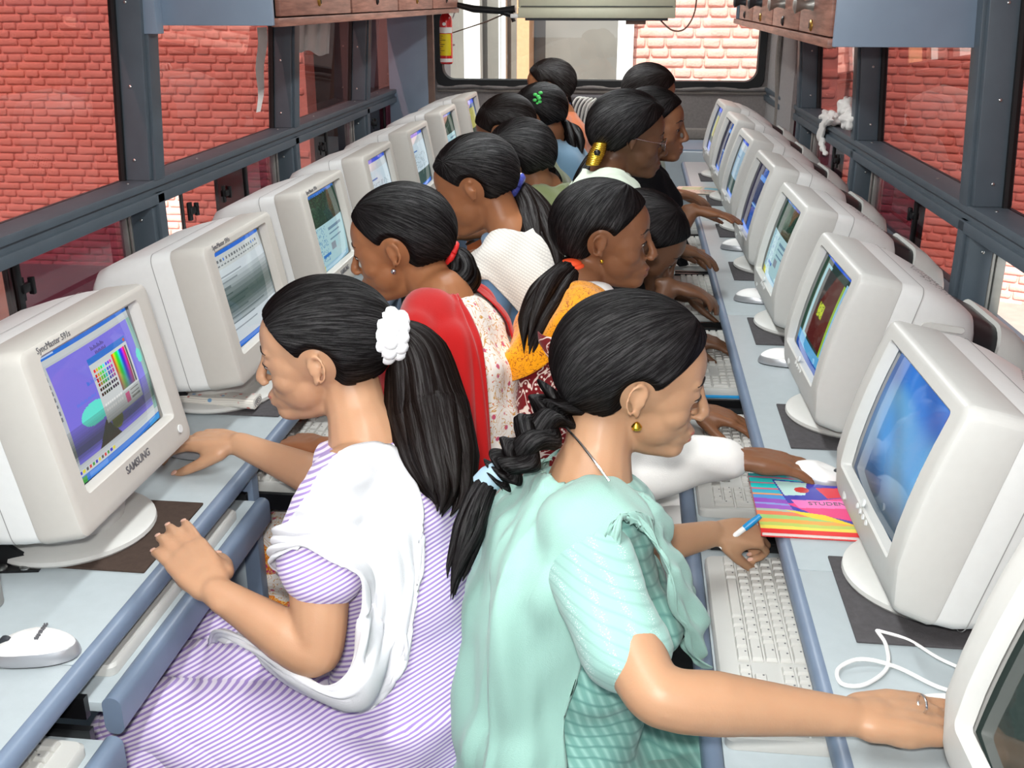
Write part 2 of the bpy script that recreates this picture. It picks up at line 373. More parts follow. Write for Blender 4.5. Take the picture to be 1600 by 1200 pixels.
# ================================================================== overhead lockers
def locker(s):
    if s < 0: x0, x1, y0, y1, z0 = -1.385, -1.03, 3.02, 6.25, 1.436
    else: x0, x1, y0, y1, z0 = 0.50, 0.86, 2.87, 5.75, 1.392
    root = empty('overhead_locker', ((x0+x1)/2, (y0+y1)/2, z0), 0, 'row of wooden-door overhead lockers above the %s' % ('monitors of the red-scarf girl' if s < 0 else 'monitors facing the girl with glasses, round knobs'), 'locker')
    ox, oy, oz = root.location
    z1 = 1.80
    def B(): return MB()
    def mk(mb, name, m, par=root, bevel=0.003):
        mb.v = [(x-ox, y-oy, z-oz) for x, y, z in mb.v]; return mb.build(name, m, par, bevel=bevel)
    mk(B().box(x0, x1, y0, y0+0.02, z0, z1), 'end_panel', 'panel_paint')
    mk(B().box(x0, x1, y1-0.02, y1, z0, z1), 'end_panel', 'panel_paint')
    mk(B().box(x0, x1, y0+0.02, y1-0.02, z0, z0+0.015), 'bottom_panel', 'wood_door')
    f = x1 if s < 0 else x0
    mk(B().box(min(f, f-s*0.02)-0.0, max(f, f-s*0.02), y0+0.02, y1-0.02, z0+0.0, z0+0.028) if False else B().box(f-0.012, f+0.012, y0+0.02, y1-0.02, z0-0.004, z0+0.02), 'lip', 'wood_door')
    mk(B().box(f-0.006+s*0.02, f+0.006+s*0.02, y0+0.02, y1-0.02, z0+0.02, z1), 'back_board', 'dark_frame')
    if s < 0:
        mk(B().box(x0-0.02, x0+0.03, y0-0.045, y0, z0-0.022, z1), 'corner_post', 'panel_paint')
        us = [437, 546, 620, 674, 719]; edges = [atx(u, 10, f)[1] for u in us]; edges[0] = y0+0.04
    else:
        us = [1316, 1254, 1211, 1179, 1158]; edges = [atx(u, 20, f)[1] for u in us]; edges[0] = y0+0.02
    for i in range(4):
        a, b = edges[i]+0.012, min(edges[i+1]-0.012, y1-0.03)
        d = mk(B().box(f-0.008, f+0.008, a, b, z0+0.024, z1-0.02), 'door', 'wood_door')
        zc = z0+(0.065 if s < 0 else 0.045); yc = (a+b)/2+(0.0 if s < 0 else 0.03)
        lk = MB().lathe([(0.016, 0), (0.016, 0.003), (0.012, 0.006), (0.005, 0.006)], 16, (f-ox-s*0.008, yc-oy, zc-oz), 'x')
        if s > 0: lk.v = [(2*(f-ox-s*0.008)-x, y, z) for x, y, z in lk.v]
        lk.build('lock', 'brass' if i % 2 == 0 else 'black_plastic', d)
        MB().box(f-ox-s*0.0155-0.001, f-ox-s*0.0155+0.001, yc-oy-0.002, yc-oy+0.002, zc-oz-0.008, zc-oz+0.008).build('keyhole', 'black_plastic', d)
        if s > 0:
            zk = z0+0.10
            kb = MB().lathe([(0.017, 0), (0.013, 0.01), (0.011, 0.025), (0.022, 0.045), (0.024, 0.05), (0.012, 0.056)], 16, (0, 0, 0), 'x')
            kb.v = [(f-ox-0.008-x, yc-oy+y, zk-oz+z) for x, y, z in kb.v]; kb.build('knob', 'dull_alu' if i < 2 else 'dark_frame', d)
locker(-1); locker(1)
# ================================================================== rear unit hanging in front of the window
ac = empty('wall_air_conditioner', (-0.21, 5.55, 1.415), 0, 'beige boxy air unit hanging in front of the rear window', 'air conditioner')
mat('ac_beige', (196, 196, 172), 0.45, var=0.03)
MB().box(-0.395, 0.395, 0, 0.24, 0.012, 0.30).build('casing', 'ac_beige', ac, bevel=0.012)
MB().box(-0.395, 0.395, -0.006, 0.02, 0.0, 0.05).build('air_flap', 'ac_beige', ac, bevel=0.004)
MB().box(-0.38, 0.38, -0.008, 0.0, 0.054, 0.058).build('groove', 'dark_frame', ac)
MB().box(-0.36, 0.36, 0.01, 0.2, -0.012, 0.012).build('outlet', 'dark_frame', ac)
MB().box(-0.435, -0.39, 0.0, 0.05, 0.0, 0.02).build('end_cap', 'white_paint', ac, bevel=0.004)
MB().box(-0.6, 0.5, 0.24, 0.28, 0.18, 0.32).build('mounting_rail', 'dark_frame', ac)
MB().box(0.15, 0.25, 0.04, 0.12, -0.03, -0.012).build('drip_tray', 'brown_trim', ac)
cb = MB().tube(catmull([aty(1030, 30, 5.6), aty(1050, 47, 5.58), aty(1070, 45, 5.58), aty(1085, 20, 5.6), aty(1090, -20, 5.65)], 8), 0.004, 8).build('hanging_wire', 'brown_trim'); tag(cb, 'thin wire looping below the air unit at the rear window', 'wire')
arm = MB().tube([aty(700, 4, 6.2), aty(740, 14, 6.2), aty(780, 17, 6.2), aty(805, 14, 6.2)], [0.012, 0.02, 0.018, 0.02], 10).build('support_arm', 'black_plastic'); tag(arm, 'black arm running from the locker to the air unit', 'bracket')
MB().tube([aty(778, 17, 6.2), aty(800, 24, 6.2), aty(803, 34, 6.2)], [0.014, 0.016, 0.012], 8).build('hook', 'black_plastic', arm)
st = MB().tube([aty(705, 52, 6.28), aty(760, 34, 6.28), aty(806, 14, 6.25)], [0.008, 0.010, 0.012], 8, flat=0.4).build('strap', 'brown_trim'); tag(st, 'tan strap stretched from the fire extinguisher up to the air unit', 'strap')
# ================================================================== fire extinguisher
fe = empty('fire_extinguisher', tuple(aty(698, 100, 6.26)), 0, 'small red fire extinguisher with yellow label hung on the corner panel', 'extinguisher')
mat('ext_red', (206, 30, 34), 0.25, coat=0.5, var=0.03); mat('ext_yellow', (236, 212, 20), 0.5, var=0.03)
MB().lathe([(0.03, 0), (0.037, 0.006), (0.037, 0.235), (0.033, 0.262), (0.016, 0.282), (0.014, 0.292)], 28).build('cylinder', 'ext_red', fe)
MB().lathe([(0.022, 0.286), (0.026, 0.296), (0.025, 0.325), (0.015, 0.335)], 20).build('valve_cap', 'white_paint', fe)
MB().tube(catmull([(0.024, -0.004, 0.32), (0.05, -0.01, 0.33), (0.055, -0.01, 0.29), (0.042, -0.008, 0.25)], 6), 0.005, 8).build('hose', 'paper_white', fe)
def arc_label(name, z0, z1, m, r=0.0378, a0=195, a1=345):
    mb = MB(); A = np.radians(np.linspace(a0, a1, 18))
    mb.rings([[(r*math.cos(a), r*math.sin(a), z0) for a in A], [(r*math.cos(a), r*math.sin(a), z1) for a in A]], False, False, closed=False)
    return mb.build(name, m, fe)
arc_label('white_band', 0.172, 0.204, 'paper_white'); arc_label('yellow_label', 0.048, 0.168, 'ext_yellow', a1=325); arc_label('white_band', 0.012, 0.032, 'paper_white')
mat('print_dark', (40, 40, 40), 0.6, var=0.02)
yl = MB()
for i in range(9):
    z = 0.155-0.0115*i; A = np.radians(np.linspace(215, 225+random.random()*75, 8))
    yl.rings([[(0.0383*math.cos(a), 0.0383*math.sin(a), z) for a in A], [(0.0383*math.cos(a), 0.0383*math.sin(a), z+0.003) for a in A]], False, False, closed=False)
yl.build('label_print', 'print_dark', fe)
em = MB().lathe([(0.010, 0), (0.010, 0.001)], 16, (0, 0, 0), 'y'); em.v = [(x-0.004, -y-0.0375, z+0.222) for x, y, z in em.v]; em.build('round_mark', 'paper_white', fe)
MB().box(-0.02, 0.02, 0.03, 0.05, 0.06, 0.08).box(-0.045, 0.045, 0.03, 0.036, 0.1, 0.11).build('wall_bracket', 'steel', fe)
# ================================================================== brick walls and buildings outside
def brickmat(name, c0, c1):
    m, nt, p = newmat(name); p.inputs['Roughness'].default_value = 0.9; p.inputs['Specular IOR Level'].default_value = 0.15
    oi = nt.nodes.new('ShaderNodeNewGeometry'); tc = nt.nodes.new('ShaderNodeTexCoord')
    n = nt.nodes.new('ShaderNodeTexNoise'); n.inputs['Scale'].default_value = 9; n.inputs['Detail'].default_value = 5
    nt.links.new(oi.outputs['Position'], n.inputs['Vector'])
    mx = nt.nodes.new('ShaderNodeMix'); mx.data_type = 'RGBA'; mx.inputs['A'].default_value = srgb(*c0); mx.inputs['B'].default_value = srgb(*c1)
    nt.links.new(n.outputs['Fac'], mx.inputs['Factor']); nt.links.new(mx.outputs['Result'], p.inputs['Base Color'])
    n2 = nt.nodes.new('ShaderNodeTexNoise'); n2.inputs['Scale'].default_value = 60; nt.links.new(oi.outputs['Position'], n2.inputs['Vector'])
    b = nt.nodes.new('ShaderNodeBump'); b.inputs['Strength'].default_value = 0.5; b.inputs['Distance'].default_value = 0.01
    nt.links.new(n2.outputs['Fac'], b.inputs['Height']); nt.links.new(b.outputs['Normal'], p.inputs['Normal'])
    return m
brickmat('brick_paint', (222, 166, 156), (240, 186, 174)); brickmat('brick_joint', (214, 164, 156), (226, 180, 170))
def brick_mesh(L, seed):
    rg = random.Random(seed); h, d = 0.068, 0.034
    R = []
    for yy, ins in ((0.03, 0.0), (-0.010, 0.0), (-d+0.006, 0.004), (-d, 0.013)):
        pts = rrect(L-2*ins, h-2*ins, 0.014, 2)
        R.append([(a+rg.uniform(-.0042, .0042), yy+(rg.uniform(-.002, .002) if yy < 0 else 0), b+rg.uniform(-.0035, .0035)) for a, b in pts])
    mb = MB(); mb.rings(R, False, True); mb.f = [tuple(reversed(q)) for q in mb.f]
    return mb
BR = {}
for kind, L in (('s', 0.276), ('h', 0.136)):
    BR[kind] = [brick_mesh(L, i+ord(kind)) for i in range(4)]
BRM = {k: [b.mesh('brick', 60) for b in v] for k, v in BR.items()}
for v in BRM.values():
    for me in v: me.materials.append(MATS['brick_paint'])
def brick_wall(name, label, origin, ang, width, z0, z1, quota, region):
    """wall along local +x from origin, facing local -y"""
    root = MB().box(0, width, -0.012, 0.3, z0, z1).build(name, 'brick_joint', smooth=None)
    root.location = origin; root.rotation_euler = (0, 0, ang); tag(root, label, 'wall', kind='structure')
    ca, sa = math.cos(ang), math.sin(ang); ox, oy, oz = origin
    rest = MB(); cnt = 0; c = 0; z = z0+0.04
    rg = random.Random(len(name)*7+int(width*10)); P = []
    while z < z1-0.03:
        x = -(c % 2)*0.2-rg.random()*0.05; i = c
        while x < width:
            k = 's' if (i+c//2) % 2 == 0 else 'h'
            L = 0.290 if k == 's' else 0.150
            if x <= 0.0 and x+L > .13: P.append(('h', x+L-.075, z, rg.randrange(4), rg.uniform(-.004, .004)))
            if x > 0.0 and x+L < width: P.append((k, x+L/2, z, rg.randrange(4), rg.uniform(-.004, .004)))
            x += L; i += 1
        c += 1; z += 0.0765
    for k, x, z, v, dy in P:
        w = (ox+ca*x, oy+sa*x, oz+z); u, vv = px(w)
        if cnt < quota and region(u, vv):
            link('brick', BRM[k][v], root, (x, dy, z)); cnt += 1
        else:
            b = BR[k][v]; rest.add([(a+x, bb+dy, cc+z) for a, bb, cc in b.v], b.f)
    o = rest.build('bricks', 'brick_paint', root, smooth=60); o['kind'] = 'stuff'
    return root
brick_wall('wall_outside_1', 'rough painted red brick wall outside the windows behind the lavender-striped girl', (-13.0, 10.4, -3.0), 0.0, 9.75, 0.0, 5.2, 300, lambda u, v: 0 < u < 410 and 10 < v < 300)
w2 = brick_wall('wall_outside_2', 'bright sunlit brick wall seen through the rear window', (-0.135, 8.8, -2.0), 0.02, 1.80, 0.0, 4.6, 220, lambda u, v: 985 < u < 1190 and 0 < v < 132)
MB().box(-.01, .105, -.16, -.03, 0, 4.6).build('corner_post', 'white_paint', w2)
brick_wall('wall_outside_3', 'red brick wall outside the windows on the side of the round-knobbed lockers', (1.72, 11.0, -3.0), math.radians(-28), 8.5, 0.0, 5.0, 300, lambda u, v: 1235 < u < 1600 and 60 < v < 560)
gr = MB().box(-30, 30, -20, 40, -1.25, -1.2).build('ground', None); brickmat('paving', (150, 146, 138), (176, 170, 160)); gr.data.materials.append(MATS['paving']); tag(gr, 'pale paved ground outside the bus', 'ground', kind='structure')
fa = empty('building_facade', (-2.4, 11.0, -1.2), 0, 'grey glazed building front with white posts behind the rear window', 'building')
mat('facade_grey', (120, 116, 112), 0.4, var=0.2, scale=2); mat('facade_dark', (92, 86, 88), 0.3, var=0.2, scale=1.5); mat('facade_tan', (208, 158, 120), 0.7, var=0.08)
def fx(u, y=11.0): return float(aty(u, 60, y)[0])+2.4
MB().box(fx(413)-0.0, fx(700), 0.15, 0.3, 0, 5).build('wall', 'facade_dark', fa)
MB().box(fx(700), fx(812), 0.12, 0.3, 0, 5).build('pane', 'facade_grey', fa)
MB().box(fx(830), fx(990), 0.35, 0.5, 0, 5).build('wall', 'facade_grey', fa)
MB().box(fx(727), fx(752), -0.1, 0.1, 0, 5).build('post', 'white_paint', fa)
MB().box(fx(779), fx(782), 0.0, 0.1, 0, 5).build('mullion', 'white_paint', fa)
MB().box(fx(784), fx(791), -0.05, 0.1, 0, 5).build('mullion', 'white_paint', fa)
MB().box(fx(811), fx(830), -0.2, 0.3, 0, 5).build('column', 'facade_tan', fa)
MB().box(fx(966), fx(986), -0.3, 0.1, 0, 5).build('post', 'white_paint', fa)
MB().box(fx(815), fx(966), 0.0, 0.35, 0, 1.62).build('plinth', 'facade_dark', fa)
MB().box(fx(470), fx(515), -0.1, 0.0, 2.6, 5).build('post', 'white_paint', fa)
MB().box(fx(560), fx(575), -0.1, 0.0, 0, 5).build('post', 'facade_tan', fa)
MB().box(-30, 30, 1.2, 1.4, 0, 5.5).build('rear_wall', 'facade_dark', fa)
# ================================================================== worktops, trays and panels
mat('laminate', (172, 182, 186), 0.35, var=0.03, scale=50, bump=0.03, spec=0.4)
mat('desk_edge', (112, 128, 150), 0.4, var=0.06, scale=20)
mat('desk_panel', (186, 200, 208), 0.45, var=0.03)
mat('monitor_white', (226, 228, 226), 0.42, var=0.015, scale=80, bump=0.04, bscale=900)
mat('monitor_bezel', (200, 200, 196), 0.42, var=0.015, scale=80)
mat('monitor_bezel_l', (192, 189, 182), 0.42, var=0.015, scale=80)
mat('monitor_seam', (150, 150, 148), 0.6, var=0.02)
mat('vent_dark', (120, 120, 118), 0.8, var=0.05)
mat('key_white', (196, 195, 190), 0.5, var=0.02)
mat('keyboard_case', (190, 190, 186), 0.5, var=0.02)
mat('mat_grey', (84, 82, 84), 0.95, var=0.12, scale=120, bump=0.3, spec=0.05)
mat('mat_brown', (74, 62, 56), 0.95, var=0.12, scale=120, bump=0.3, spec=0.05)
mat('mouse_silver', (170, 172, 176), 0.3, metal=0.5, var=0.03)
mat('logo_grey', (96, 96, 100), 0.5, var=0.02)
DZ = 0.73
LEDGE, REDGE = -0.652, 0.248
def edge_rod(y0, y1, x, z, r, name, parent, m='desk_edge', h=None):
    P = rrect(0.026, h or 0.032, 0.012, 4)
    mb = MB().rings([[(x+a, y, z+b) for a, b in P] for y in (y0, y1)]); return mb.build(name, m, parent, smooth=50)
def worktop(s):
    x0, x1 = (-1.41, LEDGE-0.013) if s < 0 else (REDGE+0.013, 0.80)
    o = empty('worktop', ((x0+x1)/2, 2.9, 0), 0, 'long pale laminate worktop under the monitors facing the %s' % ('lavender-striped girl' if s < 0 else 'woman in sea green'), 'worktop')
    ys = (0.30, 1.36, 2.665, 3.9, 5.4) if s > 0 else (0.30, 1.02, 2.26, 3.5, 4.7, 6.2)
    for a, b in zip(ys, ys[1:]):
        q = MB().box(x0-o.location.x, x1-o.location.x, a+0.0008-2.9, b-0.0008-2.9, DZ-0.028, DZ).build('board', 'laminate', o, bevel=0.001)
    edge_rod(ys[0]-2.9, ys[-1]-2.9, (x1 if s < 0 else x0)-o.location.x, DZ-0.0155, 0.016, 'edge_strip', o)
    pys = (0.34, 1.63, 2.25, 2.86, 3.5, 4.1, 4.7, 6.1) if s < 0 else (0.32, 1.00, 1.60, 2.22, 2.84, 3.46, 4.08, 5.3)
    for y in pys:
        b = MB().box((x0 if s < 0 else x0+0.16)-o.location.x, (x1-0.005 if s < 0 else x1)-o.location.x, y-2.9, y+0.018-2.9, 0.0, DZ-0.03).build('support_panel', 'desk_panel', o)
        xx = (x1-0.022 if s < 0 else x0+0.145)-o.location.x
        MB().box(xx, xx+0.03, y-0.006-2.9, y+0.024-2.9, 0.0, DZ-0.03).build('support_post', 'desk_edge', o, bevel=0.004)
    return o
worktop(-1); worktop(1)
def tray(s, y0, y1, xf, z, label, group=None, depth=0.27, eh=0.04):
    o = empty('keyboard_tray', (xf, (y0+y1)/2, z), 0, label, 'tray', group)
    h = (y1-y0)/2
    a, b = sorted((0.0, s*depth))
    MB().box(a+(0.013 if s > 0 else 0), b-(0.013 if s < 0 else 0), -h, h, -0.014, 0.0).build('board', 'laminate', o, bevel=0.001)
    edge_rod(-h, h, 0.0, -eh/2+0.008, 0.014, 'edge_strip', o, h=eh)
    for q in (-h-0.010, h):
        MB().box(min(a, b)+(0.03 if s > 0 else 0.0), max(a, b)-(0.03 if s < 0 else 0.0), q, q+0.010, -0.02, 0.012).build('slide_rail', 'black_plastic', o)
    return o
RY = [0.735, 1.345, 1.965, 2.58, 3.19, 3.78, 4.37, 4.96]
LY = [1.35, 1.95, 2.53, 3.12, 3.72, 4.36, 5.0]
TZ = 0.635
who_r = ['nobody in view', 'the woman in sea green', 'the girl in orange batik', 'the bowed girl in black', 'the girl with glasses', 'the girl in the black scarf', 'the far girl by the rear window']
for i in range(0, 7):
    yc = RY[i]-0.05+0.6 if False else RY[i]-0.045
    if i == 0: continue
    tray(1, yc-0.275, yc+0.275, 0.128, TZ, 'pulled-out keyboard tray in front of %s' % who_r[i])
tray(1, 0.36, 0.985, 0.128, TZ, 'pulled-out keyboard tray with nothing on it beside the woman in sea green')
tray(-1, 1.03, 1.60, -0.632, 0.668, 'pushed-in blue-edged tray under the bare hand of the lavender-striped girl', eh=0.055)
tray(-1, 0.40, 0.995, -0.615, 0.64, 'half-open tray with a white keyboard beside the knees of the lavender-striped girl', eh=0.055)
tray(-1, 1.68, 2.23, -0.545, TZ, 'pulled-out keyboard tray in front of the girl in the red scarf')
tray(-1, 2.295, 2.84, -0.545, TZ, 'pulled-out keyboard tray in front of the girl in the white striped scarf')
# ================================================================== screens
def scr_paint():
    c = Canvas(168, 126, (196, 202, 206)); c.rect(0, 0, 1, .045, (50, 120, 220)); c.rect(0, .045, 1, .085, (205, 212, 214)); c.rect(.01, .012, .2, .032, (190, 215, 250))
    c.rect(.1, .1, .95, .86, (128, 120, 232)); c.rect(.95, .1, 1, .9, (150, 190, 180))
    for i in range(8):
        for j in range(2): c.rect(.02+.038*j, .12+.05*i, .043+.038*j, .15+.05*i, (120, 128, 134))
    c.ell(.35, .585, .135, .085, (100, 238, 220)); c.ell(.955, .42, .03, .06, (100, 230, 210))
    c.ell(.50, .50, .05, .06, (90, 220, 200))
    c.poly([(.30, .86), (.42, .68), (.54, .86)], (70, 66, 60)); c.ell(.53, .74, .06, .07, (120, 130, 40))
    c.rect(.43, .21, .865, .72, (210, 216, 216)); c.rect(.43, .21, .865, .255, (40, 118, 214)); c.rect(.835, .22, .855, .245, (210, 80, 60))
    rg = random.Random(3)
    for i in range(6):
        for j in range(8):
            hue = j/8; f = 1-.13*i
            col = [int(255*max(0, min(1, abs(((hue*6+o) % 6)-3)-1))*f*(.9 if i < 4 else .35)+20) for o in (0, 4, 2)]
            c.rect(.45+.025*j, .30+.038*i, .468+.025*j, .325+.038*i, tuple(min(255, q) for q in col))
    for i in range(2):
        for j in range(8): c.rect(.45+.025*j, .58+.038*i, .468+.025*j, .605+.038*i, (236, 238, 236))
    for i in range(40):
        for j in range(30):
            hue = i/40; k = 1-j/34
            col = [int(max(0, min(1, abs(((hue*6+o) % 6)-3)-1))*255*k+110*(1-k)) for o in (0, 4, 2)]
            c.rect(.66+.16*i/40, .28+.30*j/30, .66+.16*(i+1)/40, .28+.30*(j+1)/30, tuple(col))
    c.rect(.83, .28, .845, .58, (90, 90, 90)); c.rect(.67, .61, .72, .69, (226, 90, 150))
    for i in range(3): c.rect(.74, .61+.03*i, .84, .62+.03*i, (130, 130, 130))
    for x0, y0, n, col in ((.50, .135, 12, (60, 50, 100)), (.53, .18, 10, (60, 50, 100)), (.36, .35, 8, (70, 120, 230)), (.22, .45, 16, (80, 130, 240))):
        for q in range(n): c.rect(x0+.012*q, y0+(.006*(q*7 % 3)), x0+.012*q+.007, y0+.03, col)
    c.rect(0, .90, 1, .945, (205, 212, 214))
    for i in range(14): c.rect(.02+.03*i, .905, .042+.03*i, .93, [(220, 60, 60), (60, 160, 60), (60, 60, 200), (230, 220, 60), (90, 90, 90)][i % 5])
    c.rect(0, .945, 1, 1, (52, 122, 216)); c.rect(0, .95, .13, 1, (70, 160, 70)); c.rect(.16, .955, .34, .995, (90, 150, 235)); c.rect(.86, .95, 1, 1, (70, 160, 230))
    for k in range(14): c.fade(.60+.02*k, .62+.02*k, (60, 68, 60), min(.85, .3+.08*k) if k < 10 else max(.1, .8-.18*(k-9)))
    return c
def scr_doc(seed, tb=(46, 112, 214), page=(206, 216, 222), dark=(.35, .62), w=64, h=48):
    rg = random.Random(seed); c = Canvas(w, h, page); c.rect(0, 0, 1, .06, tb); c.rect(0, .06, 1, .2, (200, 206, 206))
    for i in range(18): c.rect(.03+.05*i, .1, .055+.05*i, .125, (110, 116, 120) if rg.random() < .8 else (80, 130, 210))
    for i in range(18): c.rect(.03+.05*i, .15, .06+.05*i, .165, (120, 126, 130))
    for i in range(10):
        y = .26+.06*i; c.rect(.08, y, .2+.6*rg.random(), y+.016, (150, 158, 166))
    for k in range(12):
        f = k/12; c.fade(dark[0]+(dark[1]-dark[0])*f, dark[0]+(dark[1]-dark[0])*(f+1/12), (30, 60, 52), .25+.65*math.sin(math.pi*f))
    c.rect(0, .945, 1, 1, (48, 116, 214)); c.rect(0, .945, .12, 1, (70, 160, 70)); return c
def scr_wall():
    c = Canvas(128, 96, (60, 130, 220))
    Y, X = np.mgrid[0:96, 0:128]; u, v = X/128, Y/96
    w = 0.5+0.5*np.sin(9*(u*0.7+v)+2.5*np.sin(4*u+1)+1.5*np.sin(6*v)); w2 = 0.5+0.5*np.sin(16*(v-u*.5)+3*np.sin(3*u*v+2))
    b = np.array(srgb(50, 130, 226)[:3]); l = np.array(srgb(120, 190, 240)[:3]); d = np.array(srgb(40, 70, 150)[:3])
    c.a = b+(l-b)*(w**3)[..., None]*.8+(d-b)*((1-w2)**2)[..., None]*.45
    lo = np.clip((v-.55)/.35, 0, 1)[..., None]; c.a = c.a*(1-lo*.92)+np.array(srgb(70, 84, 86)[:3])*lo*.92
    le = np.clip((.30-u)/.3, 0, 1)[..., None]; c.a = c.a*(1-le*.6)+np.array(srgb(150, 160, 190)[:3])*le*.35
    c.rect(.86, .05, .94, .13, (60, 70, 170)); return c
def scr_slide():
    c = Canvas(96, 72, (40, 60, 56)); c.rect(0, 0, 1, .05, (50, 100, 220)); c.rect(0, .05, .2, .9, (40, 70, 50)); c.rect(.12, .1, .3, .85, (150, 200, 210))
    c.rect(.2, .12, .72, .80, (84, 24, 22)); c.rect(.36, .42, .52, .56, (196, 210, 40)); c.rect(.72, .12, .76, .85, (150, 190, 60)); c.rect(.76, .1, 1, .85, (150, 196, 226))
    c.poly([(.2, .12), (.5, .12), (.3, .5), (.2, .8)], (60, 60, 60)); c.rect(0, .84, 1, .93, (90, 170, 220)); c.rect(0, .93, 1, 1, (30, 80, 170)); c.speck(.36, .42, .52, .56, (90, 110, 30), .2); return c
def scr_desk(seed):
    c = Canvas(56, 42, (30, 84, 170)); c.rect(.0, .0, .45, 1, (46, 40, 66)); c.rect(.35, .15, .9, .55, (24, 40, 90)); c.rect(.35, .15, .9, .22, (90, 150, 230)); c.rect(.4, .56, .7, .6, (150, 190, 230)); c.rect(0, .94, 1, 1, (40, 110, 220)); return c
def scr_green(seed):
    c = Canvas(72, 54, (170, 206, 212)); c.rect(0, 0, 1, .05, (60, 120, 210)); c.rect(0, .05, 1, .42, (34, 56, 46)); c.speck(0, .05, 1, .42, (46, 80, 60), .3, seed); c.speck(.04, .45, .4, .9, (120, 160, 190), .3, seed+1)
    c.rect(.46, .5, .9, .53, (110, 140, 160)); c.rect(.46, .57, .8, .6, (110, 140, 160)); c.rect(.46, .64, .84, .67, (110, 140, 160)); c.rect(.46, .71, .6, .8, (140, 150, 160)); c.rect(.2, .8, .4, .84, (60, 120, 190)); c.rect(0, .93, 1, 1, (150, 190, 210)); c.rect(0, .93, .2, 1, (200, 200, 60)); return c
def scr_dark():
    c = Canvas(40, 30, (46, 58, 54)); return c
def scr_list(seed, a=(196, 214, 224)):
    c = Canvas(56, 42, a); c.rect(0, 0, 1, .08, (50, 90, 214)); c.rect(0, .08, 1, .2, (190, 200, 206)); c.rect(.05, .3, .4, .34, (80, 120, 180)); c.rect(.0, .7, 1, .93, (60, 84, 80)); c.rect(0, .94, 1, 1, (60, 120, 220)); c.speck(.1, .4, .9, .68, (150, 170, 180), .25, seed); return c
def scr_yellow():
    c = Canvas(48, 36, (90, 110, 150)); c.rect(0, 0, 1, .1, (60, 90, 230)); c.rect(.2, .2, .85, .68, (176, 172, 90)); c.rect(0, .68, 1, .8, (60, 70, 60)); c.rect(0, .8, 1, 1, (130, 150, 230)); return c
attr_mat('crt_screen', emit=0.85, rough=0.06, diffuse=False)
mat('screen_black', (14, 15, 16), 0.15, var=0.05)
def head_mats(M, mb): return mb.xform(M)
def tiltM(t, piv):
    c, s_ = math.cos(t), math.sin(t); M = np.eye(4)
    M[:3, :3] = np.array(((c, 0, -s_), (0, 1, 0), (s_, 0, c))); M[:3, 3] = (0, 0, piv); return M
def sec(x, hw, zb, zt, r, n=6): return [(x, a, b) for a, b in rrect(2*hw, zt-zb, r, n, 0, (zt+zb)/2)]
